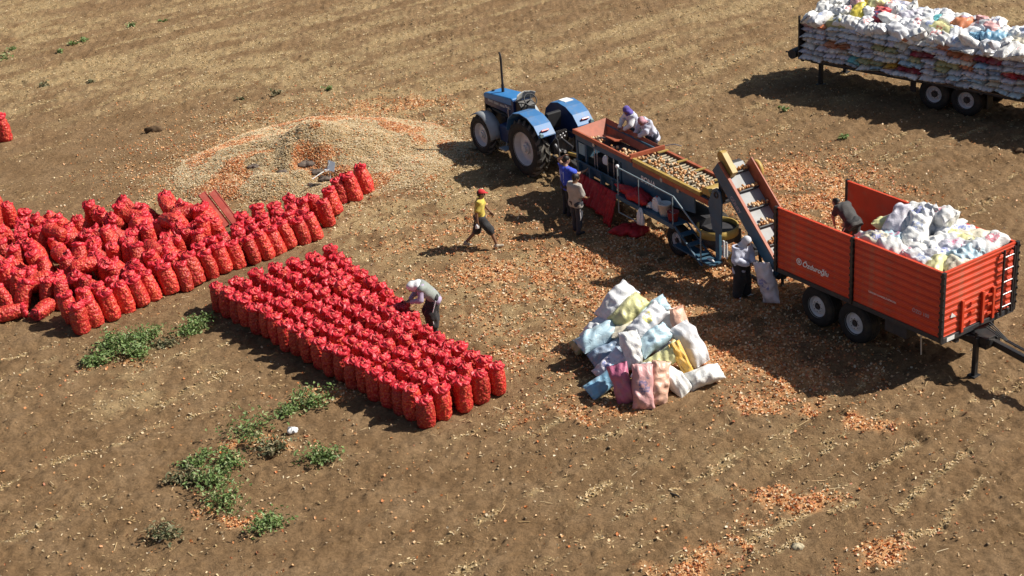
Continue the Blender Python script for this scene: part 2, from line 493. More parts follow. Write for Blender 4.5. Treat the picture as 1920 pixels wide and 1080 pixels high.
# ------------------------------------------------------------------ loose litter on the ground
def flakes(px, py, pz, size, aspect, curl, seed, flat=0.35):
    """little bent leaves: 6 vertices, 2 quads each"""
    rs = np.random.RandomState(seed)
    n = len(px)
    az = rs.rand(n) * 2 * PI
    tilt = rs.randn(n) * flat; roll = rs.randn(n) * flat
    ux = np.stack([np.cos(az) * np.cos(tilt), np.sin(az) * np.cos(tilt), np.sin(tilt)], -1)
    vx = np.stack([-np.sin(az) * np.cos(roll), np.cos(az) * np.cos(roll), np.sin(roll)], -1)
    nz = np.cross(ux, vx)
    ln = (size * (0.6 + 0.8 * rs.rand(n)))[:, None]
    wd = ln * (aspect * (0.7 + 0.6 * rs.rand(n)))[:, None]
    c = np.stack([px, py, pz], -1)
    cu = (curl * (0.3 + rs.rand(n)))[:, None] * wd
    P_ = []
    for a, s in ((-0.5, 1), (0.5, 1)):
        for b_ in (-0.5, 0.0, 0.5):
            lift = cu * (1 if b_ else 0)
            P_.append(c + ux * ln * a * (1.0 if b_ == 0 else 0.8) + vx * wd * b_ + nz * lift)
    V_ = np.stack(P_, 1).reshape(-1, 3)
    o = np.arange(n)[:, None] * 6
    F_ = np.concatenate([o + np.array([[0, 3, 4, 1]]), o + np.array([[1, 4, 5, 2]])], 0)
    return V_, F_


def scatter(n, dens, x0, x1, y0, y1, seed):
    rs = np.random.RandomState(seed)
    x = x0 + rs.rand(n) * (x1 - x0); y = y0 + rs.rand(n) * (y1 - y0)
    # keep to the widening field of view
    k = (np.abs(x) < 3 + 0.36 * y + 2)
    k &= rs.rand(n) < dens(x, y)
    return x[k], y[k]


SKIN_COLS = [(0.68, 0.29, 0.11), (0.76, 0.44, 0.21), (0.60, 0.20, 0.06), (0.80, 0.54, 0.30), (0.66, 0.31, 0.12), (0.76, 0.58, 0.36), (0.46, 0.16, 0.07), (0.74, 0.62, 0.44), (0.68, 0.35, 0.15)]
STRAW_COLS = [(0.48, 0.335, 0.16), (0.56, 0.415, 0.215), (0.64, 0.495, 0.285), (0.40, 0.275, 0.125), (0.52, 0.365, 0.17), (0.70, 0.57, 0.37), (0.64, 0.42, 0.22)]
M_skin = flake_mat('onion_skin', SKIN_COLS, 0.45, 0.25)
M_straw = flake_mat('dry_straw', STRAW_COLS, 0.6, 0.15)

x, y = scatter(560000, lambda a, b: skin_d(a, b) * 1.0 + 0.5 * np.clip(blobs(a, b, SKIN, 1.4), 0, 1) * 0.22 + 0.008, -14, 15, 22, 56, 61)
v, f = flakes(x, y, ground_h(x, y) + 0.016, 0.046, np.full(len(x), 0.8), 0.5, 62, 0.5)
tag(link('onion_skins', np_mesh('onion_skins', v, f, M_skin)), 'orange papery onion skins strewn over the soil around machine and trailer', 'onion skins', kind='stuff')
x, y = scatter(560000, lambda a, b: straw_d(a, b) * 0.8 + 0.009, -24, 24, 22, 70, 63)
v, f = flakes(x, y, ground_h(x, y) + 0.010, 0.056, np.full(len(x), 0.32), 0.5, 64, 0.3)
tag(link('dry_straw', np_mesh('dry_straw', v, f, M_straw)), 'pale dry onion leaves and straw littering the field in broken lines', 'straw', kind='stuff')
x, y = scatter(900000, lambda a, b: np.clip(drawn(a, b) * 0.9 + lines(a, b) * 0.45, 0, 1), -20, 20, 22, 62, 67)
v, f = flakes(x, y, ground_h(x, y) + 0.014, 0.055, np.full(len(x), 0.4), 0.5, 68, 0.3)
tag(link('dry_leaves', np_mesh('dry_leaves', v, f, M_straw)), 'thin broken lines of pale dry leaves along the old planting rows', 'dry leaves', kind='stuff')
# longer stalks
x, y = scatter(4200, lambda a, b: straw_d(a, b) * 0.8 + 0.08, -16, 16, 22, 50, 65)
v, f = flakes(x, y, ground_h(x, y) + 0.018, 0.22, np.full(len(x), 0.055), 0.3, 66, 0.15)
tag(link('dry_stalks', np_mesh('dry_stalks', v, f, M_straw)), 'long pale dry stalks lying scattered on the bare soil', 'stalks', kind='stuff')
# clods
def clods(n, dens, seed, r0, r1, box):
    x, y = scatter(n, dens, *box, seed)
    rs = np.random.RandomState(seed + 1)
    k = len(x); r = r0 + (r1 - r0) * rs.rand(k) ** 2.5
    oct_ = np.array([[1, 0, 0], [0, 1, 0], [-1, 0, 0], [0, -1, 0], [0.2, 0.1, 0.75], [0, 0, -0.6], [0.75, 0.7, 0.35], [-0.7, 0.7, 0.3], [-0.7, -0.7, 0.4], [0.7, -0.7, 0.3]])
    fc = np.array([[0, 6, 4], [6, 1, 4], [1, 7, 4], [7, 2, 4], [2, 8, 4], [8, 3, 4], [3, 9, 4], [9, 0, 4], [0, 9, 5], [9, 3, 5], [3, 8, 5], [8, 2, 5], [2, 7, 5], [7, 1, 5], [1, 6, 5], [6, 0, 5]])
    P_ = oct_[None] * (0.75 + 0.5 * rs.rand(k, 10, 3))
    a = rs.rand(k) * 2 * PI
    ca, sa = np.cos(a)[:, None], np.sin(a)[:, None]
    P_ = np.stack([P_[..., 0] * ca - P_[..., 1] * sa, P_[..., 0] * sa + P_[..., 1] * ca, P_[..., 2]], -1) * r[:, None, None]
    P_ += np.stack([x, y, ground_h(x, y) - r * 0.12], -1)[:, None]
    return P_.reshape(-1, 3), (np.arange(k)[:, None, None] * 10 + fc[None]).reshape(-1, 3)


M_clod = flake_mat('soil_clod', [(0.19, 0.13, 0.07), (0.22, 0.152, 0.083), (0.26, 0.182, 0.103), (0.21, 0.145, 0.08)], 0.95)
v, f = clods(19000, lambda a, b: 0.25 + 0.75 * np.clip(vnoise(a, b, 1.6, 71) * 3, 0, 1), 72, 0.010, 0.045, (-22, 22, 22, 62))
tag(link('soil_clods', np_mesh('soil_clods', v, f, M_clod)), 'small brown clods of soil scattered over the whole field', 'clods', kind='stuff')

# ------------------------------------------------------------------ heap of onion waste
MC = (-5.75, 47.2)


def mound_h(x, y):
    dx = (x - MC[0]) / 4.5; dy = (y - MC[1]) / 3.5
    d = np.sqrt(dx * dx + dy * dy) + 0.25 * vnoise(x, y, 1.8, 81)
    b = np.clip(1 - d, 0, 1)
    h = 1.08 * b ** 0.85 * (0.75 + 0.25 * b)
    h += np.clip(b * 3, 0, 1) * (0.26 * vnoise(x, y, 1.1, 82) + 0.13 * vnoise(x, y, 0.45, 83) + 0.05 * vnoise(x, y, 0.16, 84))
    for cx, cy, r, dp in ((-5.95, 45.75, 0.38, 0.55), (-5.5, 45.2, 0.32, 0.42), (-5.2, 44.9, 0.3, 0.35), (-6.8, 45.5, 0.3, 0.3), (-5.75, 44.9, 0.25, 0.3), (-7.6, 45.9, 0.4, 0.22)):
        h -= 0.45 * dp * np.exp(-(((x - cx) / r) ** 2 + ((y - cy) / r) ** 2))
    return np.where(b > 0, np.maximum(h, -0.05), -0.08)


ax = np.arange(-11, -0.6, 0.07); ay = np.arange(42.9, 51.8, 0.07)
mx_, my_ = np.meshgrid(ax, ay)
V = np.stack([mx_, my_, mound_h(mx_, my_) - 0.02], -1).reshape(-1, 3)
idx = np.arange(len(ax) * len(ay)).reshape(len(ay), len(ax))
F = np.stack([idx[:-1, :-1], idx[:-1, 1:], idx[1:, 1:], idx[1:, :-1]], -1).reshape(-1, 4)
keep = (V[F][:, :, 2].max(1) > -0.06)
mm = np_mesh('onion_waste_heap', V, F[keep], smooth=True)


def mound_or(x, y):
    return np.clip(0.10 + 2.3 * vnoise(x, y, 1.3, 85) + 1.4 * vnoise(x, y, 0.5, 86) + 0.5 * np.exp(-((x + 8.3) / 1.3) ** 2 - ((y - 46.8) / 1.2) ** 2) + 0.4 * np.exp(-((x + 6.2) / 0.7) ** 2 - ((y - 45.6) / 1.2) ** 2), 0, 1)


at = mm.attributes.new('cover', 'FLOAT_VECTOR', 'POINT')
orr = mound_or(mx_, my_).reshape(-1)
at.data.foreach_set('vector', np.stack([orr * 0.8, 1.0 - 0.6 * orr, orr * 0], -1).astype(np.float32).ravel())
mm.materials.append(M_ground)
heap = link('onion_waste_heap', mm)
tag(heap, 'broad low heap of straw and orange onion skins behind the red sacks', 'waste heap', kind='stuff')
rs = np.random.RandomState(87)
x = -11 + rs.rand(210000) * 10.4; y = 42.9 + rs.rand(210000) * 8.9
hh = mound_h(x, y); k = hh > 0.0
x, y, hh = x[k], y[k], hh[k]
o_ = mound_or(x, y); k = rs.rand(len(x)) < np.clip(o_ * 1.5 - 0.2, 0, 0.8) * 0.9 + 0.03
v, f = flakes(x[k], y[k], hh[k] + 0.01, 0.043, np.full(k.sum(), 0.8), 0.4, 88, 0.25)
tag(link('onion_skins', np_mesh('heap_skins', v, f, M_skin)), 'orange onion skins lying in patches on the big waste heap', 'onion skins', kind='stuff')
k2 = ~k & (rs.rand(len(x)) < 0.6)
v, f = flakes(x[k2], y[k2], hh[k2] + 0.005, 0.058, np.full(k2.sum(), 0.26), 0.3, 89, 0.12)
tag(link('dry_straw', np_mesh('heap_straw', v, f, flake_mat('pale_chaff', [(0.62, 0.47, 0.27), (0.70, 0.56, 0.35), (0.76, 0.63, 0.42), (0.56, 0.41, 0.22), (0.66, 0.50, 0.29), (0.80, 0.69, 0.50)], 0.6, 0.2))), 'pale tangled straw covering the big waste heap', 'straw', kind='stuff')

rs = np.random.RandomState(90)
x = -12.5 + rs.rand(90000) * 13.5; y = 41.2 + rs.rand(90000) * 12
d = np.sqrt(((x - MC[0]) / 4.5) ** 2 + ((y - MC[1]) / 3.5) ** 2) + 0.25 * vnoise(x, y, 1.8, 81)
k = (d > 0.9) & (rs.rand(len(x)) < 0.9 * np.exp(-np.clip(d - 0.95, 0, 9) / 0.16) * np.clip(0.6 + vnoise(x, y, 0.5, 91) * 2, 0.1, 1))
v, f = flakes(x[k], y[k], np.maximum(ground_h(x[k], y[k]), mound_h(x[k], y[k])) + 0.012, 0.056, np.full(k.sum(), 0.34), 0.4, 92, 0.25)
tag(link('loose_chaff', np_mesh('loose_chaff', v, f, bpy.data.materials['pale_chaff'])), 'pale loose chaff thinning out around the foot of the waste heap', 'chaff', kind='stuff')

# ------------------------------------------------------------------ red mesh onion sacks
def red_mat():
    mt = bpy.data.materials.new('red_onion_mesh'); mt.use_nodes = True
    t = mt.node_tree; N = t.nodes; L = t.links
    b = N['Principled BSDF']; b.inputs['Roughness'].default_value = 0.5
    tc = N.new('ShaderNodeTexCoord'); oi = N.new('ShaderNodeObjectInfo')
    ad = N.new('ShaderNodeVectorMath'); ad.operation = 'ADD'
    L.new(tc.outputs['Object'], ad.inputs[0]); L.new(oi.outputs['Random'], ad.inputs[1])
    vo = N.new('ShaderNodeTexVoronoi'); vo.inputs['Scale'].default_value = 19
    L.new(ad.outputs[0], vo.inputs['Vector'])
    cr = N.new('ShaderNodeValToRGB'); e = cr.color_ramp.elements
    e[0].position = 0.08; e[0].color = (0.66, 0.125, 0.05, 1); e[1].position = 0.62; e[1].color = (0.45, 0.014, 0.018, 1)
    L.new(vo.outputs['Distance'], cr.inputs[0])
    hv = N.new('ShaderNodeMix'); hv.data_type = 'RGBA'; hv.blend_type = 'MULTIPLY'; hv.inputs[0].default_value = 0.5
    c2 = N.new('ShaderNodeValToRGB'); e = c2.color_ramp.elements
    e[0].color = (0.8, 0.6, 0.6, 1); e[1].color = (1.2, 1.45, 1.3, 1)
    L.new(vo.outputs['Color'], c2.inputs[0])
    L.new(cr.outputs[0], hv.inputs[6]); L.new(c2.outputs[0], hv.inputs[7])
    h2 = N.new('ShaderNodeHueSaturation')
    mr = N.new('ShaderNodeMapRange'); mr.inputs[3].default_value = 0.74; mr.inputs[4].default_value = 1.18
    L.new(oi.outputs['Random'], mr.inputs[0]); L.new(mr.outputs[0], h2.inputs['Value'])
    L.new(hv.outputs[2], h2.inputs['Color'])
    L.new(h2.outputs[0], b.inputs['Base Color'])
    iv = N.new('ShaderNodeMath'); iv.operation = 'SUBTRACT'; iv.inputs[0].default_value = 1
    L.new(vo.outputs['Distance'], iv.inputs[1])
    bp = N.new('ShaderNodeBump'); bp.inputs['Strength'].default_value = 0.7; bp.inputs['Distance'].default_value = 0.03
    L.new(iv.outputs[0], bp.inputs['Height']); L.new(bp.outputs[0], b.inputs['Normal'])
    return mt


def frill_mat():
    mt = bpy.data.materials.new('gathered_red_net'); mt.use_nodes = True
    t = mt.node_tree; N = t.nodes; L = t.links
    b = N['Principled BSDF']; b.inputs['Roughness'].default_value = 0.38
    tc = N.new('ShaderNodeTexCoord')
    no = N.new('ShaderNodeTexNoise'); no.inputs['Scale'].default_value = 26; no.inputs['Detail'].default_value = 3
    L.new(tc.outputs['Object'], no.inputs['Vector'])
    cr = N.new('ShaderNodeValToRGB'); e = cr.color_ramp.elements
    e[0].position = 0.36; e[0].color = (0.64, 0.006, 0.026, 1); e[1].position = 0.72; e[1].color = (0.86, 0.11, 0.13, 1)  # pink stop puts the highlights of the folds into the colour
    L.new(no.outputs['Fac'], cr.inputs[0]); L.new(cr.outputs[0], b.inputs['Base Color'])
    tb = N.new('ShaderNodeBsdfTranslucent'); L.new(cr.outputs[0], tb.inputs[0])
    ms = N.new('ShaderNodeMixShader'); ms.inputs[0].default_value = 0.3
    L.new(b.outputs[0], ms.inputs[1]); L.new(tb.outputs[0], ms.inputs[2])
    L.new(ms.outputs[0], N['Material Output'].inputs[0])
    bp = N.new('ShaderNodeBump'); bp.inputs['Strength'].default_value = 0.5; bp.inputs['Distance'].default_value = 0.02
    L.new(no.outputs['Fac'], bp.inputs['Height']); L.new(bp.outputs[0], b.inputs['Normal'])
    return mt


M_red = red_mat(); M_frill = frill_mat()


def red_sack_mesh(seed, H=0.80, lump=0.014):
    rs = np.random.RandomState(seed)
    nu, nv = 52, 34
    prof_z = np.array([0.0, 0.02, 0.10, 0.25, 0.42, 0.56, 0.66, 0.73, 0.77]) / 0.77
    prof_r = 0.94 * np.array([0.10, 0.185, 0.212, 0.222, 0.218, 0.200, 0.170, 0.115, 0.05]) * (0.97 + 0.08 * rs.rand())
    s = np.linspace(0, 1, nv)
    z = s; r = np.interp(s, prof_z, prof_r)
    th = np.linspace(0, 2 * PI, nu, endpoint=False)
    T, Z = np.meshgrid(th, z); Rr = np.repeat(r[:, None], nu, 1)
    sq = 1 + 0.05 * np.cos(2 * T + rs.rand() * 6) + 0.03 * np.cos(3 * T + rs.rand() * 6)
    bel = 1 + 0.05 * np.sin(Z * 7 + rs.rand() * 6) * np.sin(T + rs.rand() * 6)
    Rr = Rr * sq * bel
    P_ = np.stack([Rr * np.cos(T), Rr * np.sin(T), Z * H], -1)
    # onions pressing through the net
    nb = 240
    bt = rs.rand(nb) * 2 * PI; bz = rs.rand(nb) * H; br = np.interp(bz / H, prof_z, prof_r)
    C = np.stack([br * np.cos(bt), br * np.sin(bt), bz], -1)
    D = np.sqrt(((P_.reshape(-1, 1, 3) - C[None]) ** 2).sum(-1)).min(1).reshape(nv, nu)
    b = lump * (1 - np.clip(D / 0.042, 0, 1) ** 2) * 1.5 - lump * 0.6
    P_[..., 0] += b * np.cos(T); P_[..., 1] += b * np.sin(T)
    lean = rs.randn(2) * 0.015
    P_[..., 0] += lean[0] * Z ** 1.5; P_[..., 1] += lean[1] * Z ** 1.5
    V_ = P_.reshape(-1, 3)
    I = np.arange(nu * nv).reshape(nv, nu); J = np.roll(I, -1, 1)
    F_ = np.stack([I[:-1], J[:-1], J[1:], I[1:]], -1).reshape(-1, 4)
    V_ = np.concatenate([V_, [[0, 0, 0.0]]]); k = len(V_) - 1
    F3 = np.stack([J[0], I[0], np.full(nu, k)], -1)
    return np_mesh('onion_sack', V_, [F_, F3], M_red, True), lean


def frill_mesh(seed, H=0.80, spread=1.0):
    """the gathered mouth of the net: a crumpled cap of folds pressed over the neck"""
    rs = np.random.RandomState(seed + 500)
    nu, nv = 64, 14
    T, S = np.meshgrid(np.linspace(0, 2 * PI, nu, endpoint=False), np.linspace(0, 1, nv))
    k1, k2, k3 = rs.randint(4, 7), rs.randint(8, 12), rs.randint(14, 19)
    p1, p2, p3, p4 = rs.rand(4) * 6
    tw = T + 1.1 * S
    ruf = 0.5 * np.sin(k1 * tw + p1) + 0.35 * np.sin(k2 * tw + p2) + 0.25 * np.sin(k3 * tw + p3)
    r0 = np.interp(S, [0, 0.12, 0.35, 0.6, 0.85, 1.0], [0.160, 0.190, 0.178, 0.125, 0.055, 0.004]) * spread
    z0 = np.interp(S, [0, 0.12, 0.35, 0.6, 0.85, 1.0], [0.655, 0.700, 0.745, 0.762, 0.775, 0.770])
    body = np.sin(np.clip(S, 0.02, 0.98) * PI) ** 0.5
    r = r0 * (1 + 0.13 * body * ruf + 0.06 * np.sin(2 * T + p4))
    z = z0 + 0.030 * body * ruf + 0.018 * np.sin(3 * T + 5 * S + p2) * body + rs.randn(nv, nu) * 0.005
    # a few tails of netting standing up
    for _ in range(rs.randint(1, 4)):
        a, s0 = rs.rand() * 2 * PI, rs.uniform(0.3, 0.8)
        d = np.exp(-((np.angle(np.exp(1j * (T - a)))) / 0.28) ** 2 - ((S - s0) / 0.09) ** 2)
        z = z + rs.uniform(0.03, 0.07) * d
    ox, oy = rs.randn(2) * 0.012
    V_ = np.stack([r * np.cos(T) + ox, r * np.sin(T) + oy, z * H / 0.80], -1).reshape(-1, 3)
    I = np.arange(nu * nv).reshape(nv, nu); J = np.roll(I, -1, 1)
    F_ = np.stack([I[:-1], J[:-1], J[1:], I[1:]], -1).reshape(-1, 4)
    return np_mesh('gathered_top', V_, F_, M_frill, True)


RED = [red_sack_mesh(100 + i)[0] for i in range(9)]
FRL = [frill_mesh(100 + i, spread=0.94 + 0.07 * (i % 3)) for i in range(9)]
n_red = 0


def red_sack(x, y, label, group, z=None, tilt=(0, 0), rz=None, lying=None, sc=1.0, vary=1.0):
    """tilt: lean (radians) about x and y; lying: heading in radians when it lies on its side"""
    global n_red
    i = rnd.randrange(9)
    o = link('onion_sack', RED[i])
    zz = gz(x, y) - 0.015 if z is None else z
    a = rnd.random() * 6.28 if rz is None else rz
    if lying is not None:
        # long axis horizontal along heading
        q = Matrix.Rotation(lying, 3, 'Z') @ Matrix.Rotation(R(90) + tilt[0], 3, 'Y') @ Matrix.Rotation(a, 3, 'Z')
        zz += 0.20
        o.location = (x - 0.38 * math.cos(lying), y - 0.38 * math.sin(lying), zz)
    else:
        q = Matrix.Rotation(tilt[0], 3, 'X') @ Matrix.Rotation(tilt[1], 3, 'Y') @ Matrix.Rotation(a, 3, 'Z')
        o.location = (x, y, zz)
    o.rotation_euler = q.to_euler()
    s = sc * (1 + vary * rnd.uniform(-0.05, 0.06))
    o.scale = (s, s, s * (1 + vary * rnd.uniform(-0.04, 0.07)))
    tag(o, label, 'onion sack', group)
    link('gathered_top', FRL[i if rnd.random() < 0.5 else rnd.randrange(9)], o)
    n_red += 1
    return o


# neat block: seven rows fanning a little
A_, B_ = Vector((-7.42, 36.85)), Vector((-2.05, 30.25))
D_ = Vector((-4.66, 38.5)); C_ = Vector((-0.50, 31.42))
ROWN = ['front', 'second', 'third', 'fourth', 'fifth', 'sixth', 'back']
for r_ in range(7):
    tl = r_ / 6.0
    L0 = A_.lerp(D_, tl)
    if r_ < 5: R0 = B_.lerp(C_, r_ / 4.0); n = 20
    elif r_ == 5: R0 = Vector((-2.52, 33.72)); n = 12
    else: R0 = Vector((-2.42, 34.42)); n = 11
    bend = rnd.gauss(0, 0.02)
    for i in range(n):
        p_ = L0.lerp(R0, i / (n - 1)) + Vector((rnd.gauss(0, 0.012) + bend * math.sin(i * 0.4), rnd.gauss(0, 0.012)))
        red_sack(p_.x, p_.y, 'red mesh onion sack, %s from left in the %s row of the neat block' % (ORD[i], ROWN[r_]),
                 'onion sacks standing in the neat block', tilt=(rnd.gauss(0, 0.02), rnd.gauss(0, 0.02)), vary=0.4)

# long double row on the left
FRONT = [(-10.79, 36.02), (-10.48, 36.32), (-10.12, 36.64), (-9.84, 37.02), (-9.46, 37.26), (-9.21, 37.59), (-8.83, 37.87), (-8.47, 38.07), (-8.19, 38.34), (-7.87, 38.68), (-7.55, 38.96), (-7.25, 39.27), (-6.84, 39.44), (-6.49, 39.68), (-6.21, 39.95), (-5.94, 40.29), (-5.59, 40.54), (-5.24, 40.73), (-4.99, 41.61), (-4.84, 42.46), (-4.7, 43.23), (-4.32, 43.31), (-3.99, 43.9)]
GL = 'onion sacks standing in the long line'
for i, (x, y) in enumerate(FRONT):
    y += 0.17
    red_sack(x, y, 'red onion sack standing %s from left in the front row of the long line' % ORD[i], GL,
             tilt=(rnd.uniform(-0.14, -0.02), rnd.uniform(-0.30, -0.14)) if i else (0, -0.05), sc=1.04)
for i, (x, y) in enumerate(FRONT[:19]):
    x2, y2 = (FRONT[i][0] - 0.28, FRONT[i][1] + 0.62)
    red_sack(x2, y2, 'red mesh onion sack, %s from left in the second row of the long line' % ORD[i], GL,
             tilt=(rnd.uniform(-0.2, 0.0), rnd.uniform(-0.25, -0.05)))
TH = [(-7.35, 40.65), (-7.0, 40.95), (-6.65, 41.2), (-6.3, 41.45), (-6.0, 41.75), (-5.7, 42.0), (-5.45, 42.35), (-7.3, 41.5), (-6.85, 41.8), (-6.4, 42.05), (-6.0, 42.4)]
for i, (x, y) in enumerate(TH):
    red_sack(x, y, 'red onion sack %s of the cluster behind the right half of the long line' % ORD[i], GL, tilt=(rnd.gauss(0, 0.06), rnd.gauss(-0.08, 0.06)))

# jumbled heap
HEAP = [(-13.3, 37.5), (-11.9, 37.4), (-11.3, 37.3), (-8.95, 39.25), (-7.95, 40.15), (-7.9, 41.2), (-8.2, 42.3), (-8.6, 43.0), (-9.74, 43.5), (-10.65, 43.4), (-11.52, 43.0), (-12.72, 42.9), (-13.14, 42.4), (-13.9, 42.9), (-15.3, 44.6), (-16.5, 44.6), (-15.3, 40)]


def inside(x, y, P):
    c = False
    for i in range(len(P)):
        x0, y0 = P[i]; x1, y1 = P[i - 1]
        if (y0 > y) != (y1 > y) and x < (x1 - x0) * (y - y0) / (y1 - y0) + x0: c = not c
    return c


GH = 'onion sacks in the jumbled heap'
rank = 0
y = 37.75
while y < 44.6:
    row = []
    x = -16.2 + rnd.uniform(0, 0.3)
    while x < -7.9:
        if inside(x, y, HEAP) and x > -13.25 - 0.256 * (y - 37.1) - 0.3: row.append((x, y))
        x += rnd.uniform(0.46, 0.54)
    for i, (a, b) in enumerate(row):
        lab = 'onion sack of the jumbled heap, %s from left in its %s rank from the front' % (ORD[i], ORD[rank])
        a += rnd.gauss(0, 0.07); b += rnd.gauss(0, 0.07)
        u = rnd.random()
        if u < 0.52:
            red_sack(a, b, lab, GH, tilt=(rnd.gauss(0.0, 0.22), rnd.gauss(-0.2, 0.25)))
        elif u < 0.94:
            red_sack(a, b, lab, GH, tilt=(rnd.gauss(0.3, 0.35), rnd.gauss(-0.4, 0.35)), z=gz(a, b) + 0.14)
        else:
            red_sack(a, b, lab, GH, z=gz(a, b) + rnd.uniform(0.30, 0.48), lying=rnd.uniform(0, 6.28), tilt=(rnd.gauss(0, 0.2), 0))
    rank += 1
    y += 0.50
red_sack(-12.85, 37.2, 'red mesh onion sack lying flat at the front left corner of the jumbled heap', GH, lying=R(20))
red_sack(-12.0, 37.25, 'red mesh onion sack slumped on its side just left of the long line', GH, lying=R(-110))
# knot of sacks standing on top at the far left
for i, (x, y, z) in enumerate([(-15.0, 43.3, 0.45), (-14.5, 43.0, 0.4), (-14.1, 42.6, 0.35), (-15.5, 42.9, 0.45), (-14.9, 42.5, 0.5), (-14.4, 42.1, 0.45), (-15.4, 42.1, 0.5)]):
    red_sack(x, y, 'red onion sack %s of the knot standing on the heap at left edge' % ORD[i], GH, z=z, tilt=(rnd.gauss(0, 0.1), rnd.gauss(0.05, 0.12)))
for i, (x, y, a) in enumerate([(-9.0, 41.9, 0.3), (-9.6, 42.5, 2.0), (-10.2, 41.7, 1.2), (-9.3, 41.2, -0.9)]):
    red_sack(x, y, 'red onion sack tossed %s on top of the right end of the heap' % ORD[i], GH, z=0.46, lying=a, tilt=(rnd.gauss(0, 0.2), 0))
red_sack(-16.45, 51.1, 'lone red mesh onion sack standing apart on bare soil at the left picture edge', GH, tilt=(0, -0.12), sc=1.12)
print('red sacks', n_red)

# ------------------------------------------------------------------ woven plastic sacks
def woven_mat():
    mt = bpy.data.materials.new('woven_plastic'); mt.use_nodes = True
    t = mt.node_tree; N = t.nodes; L = t.links
    b = N['Principled BSDF']; b.inputs['Roughness'].default_value = 0.42
    oi = N.new('ShaderNodeObjectInfo'); tc = N.new('ShaderNodeTexCoord')
    pc = N.new('ShaderNodeAttribute'); pc.attribute_type = 'OBJECT'; pc.attribute_name = 'print_color'
    pm = N.new('ShaderNodeAttribute'); pm.attribute_type = 'OBJECT'; pm.attribute_name = 'print_mix'
    sx = N.new('ShaderNodeSeparateXYZ'); L.new(tc.outputs['Object'], sx.inputs[0])

    def M2(op, a, b_=None, c=None):
        x = N.new('ShaderNodeMath'); x.operation = op
        for i, v_ in enumerate((a, b_, c)):
            if v_ is None: continue
            if hasattr(v_, 'links'): L.new(v_, x.inputs[i])
            else: x.inputs[i].default_value = v_
        return x.outputs[0]
    ex = M2('DIVIDE', M2('SUBTRACT', sx.outputs[0], 0.03), 0.17)
    ey = M2('DIVIDE', sx.outputs[1], 0.13)
    d = M2('ADD', M2('MULTIPLY', ex, ex), M2('MULTIPLY', ey, ey))
    d4 = M2('ADD', M2('POWER', M2('ABSOLUTE', ex), 3.0), M2('POWER', M2('ABSOLUTE', ey), 3.0))
    inn = M2('LESS_THAN', d4, 1.0)
    ring = M2('MULTIPLY', inn, M2('GREATER_THAN', sx.outputs[2], 0.0))
    wv = N.new('ShaderNodeTexWave'); wv.inputs['Scale'].default_value = 5; wv.inputs['Distortion'].default_value = 3
    L.new(tc.outputs['Object'], wv.inputs['Vector'])
    pat = M2('MULTIPLY', ring, M2('ADD', 0.55, M2('MULTIPLY', wv.outputs['Fac'], 0.45)))
    band = M2('MULTIPLY', M2('COMPARE', M2('ABSOLUTE', sx.outputs[1]), 0.2, 0.02), 0.7)
    nz_ = N.new('ShaderNodeTexNoise'); nz_.inputs['Scale'].default_value = 9
    L.new(tc.outputs['Object'], nz_.inputs['Vector'])
    pat = M2('MULTIPLY', pat, M2('GREATER_THAN', nz_.outputs['Fac'], 0.47))
    mk = M2('MULTIPLY', pat, pm.outputs['Fac'])
    no = N.new('ShaderNodeTexNoise'); no.inputs['Scale'].default_value = 5; no.inputs['Detail'].default_value = 6
    ad = N.new('ShaderNodeVectorMath'); ad.operation = 'ADD'
    L.new(tc.outputs['Object'], ad.inputs[0]); L.new(oi.outputs['Random'], ad.inputs[1]); L.new(ad.outputs[0], no.inputs['Vector'])
    mr = N.new('ShaderNodeMapRange'); mr.inputs[1].default_value = 0.3; mr.inputs[2].default_value = 0.7
    mr.inputs[3].default_value = 0.82; mr.inputs[4].default_value = 1.05
    L.new(no.outputs['Fac'], mr.inputs[0])
    mx = N.new('ShaderNodeMix'); mx.data_type = 'RGBA'
    L.new(mk, mx.inputs[0]); L.new(oi.outputs['Color'], mx.inputs[6]); L.new(pc.outputs['Color'], mx.inputs[7])
    vm = N.new('ShaderNodeVectorMath'); vm.operation = 'SCALE'
    L.new(mx.outputs[2], vm.inputs[0]); L.new(mr.outputs[0], vm.inputs['Scale'])
    nd = N.new('ShaderNodeTexNoise'); nd.inputs['Scale'].default_value = 3.5; nd.inputs['Detail'].default_value = 8; nd.inputs['Roughness'].default_value = 0.7
    L.new(ad.outputs[0], nd.inputs['Vector'])
    rd = N.new('ShaderNodeMapRange'); rd.inputs[1].default_value = 0.48; rd.inputs[2].default_value = 0.75; rd.inputs[3].default_value = 0; rd.inputs[4].default_value = 0.6
    L.new(nd.outputs['Fac'], rd.inputs[0])
    md_ = N.new('ShaderNodeMix'); md_.data_type = 'RGBA'; L.new(rd.outputs[0], md_.inputs[0]); L.new(vm.outputs[0], md_.inputs[6]); md_.inputs[7].default_value = (0.36, 0.31, 0.25, 1)
    L.new(md_.outputs[2], b.inputs['Base Color'])
    n2 = N.new('ShaderNodeTexNoise'); n2.inputs['Scale'].default_value = 9; n2.inputs['Detail'].default_value = 4; n2.inputs['Distortion'].default_value = 1.2
    L.new(ad.outputs[0], n2.inputs['Vector'])
    bp = N.new('ShaderNodeBump'); bp.inputs['Strength'].default_value = 0.55; bp.inputs['Distance'].default_value = 0.03
    L.new(n2.outputs['Fac'], bp.inputs['Height']); L.new(bp.outputs[0], b.inputs['Normal'])
    return mt


M_woven = woven_mat()


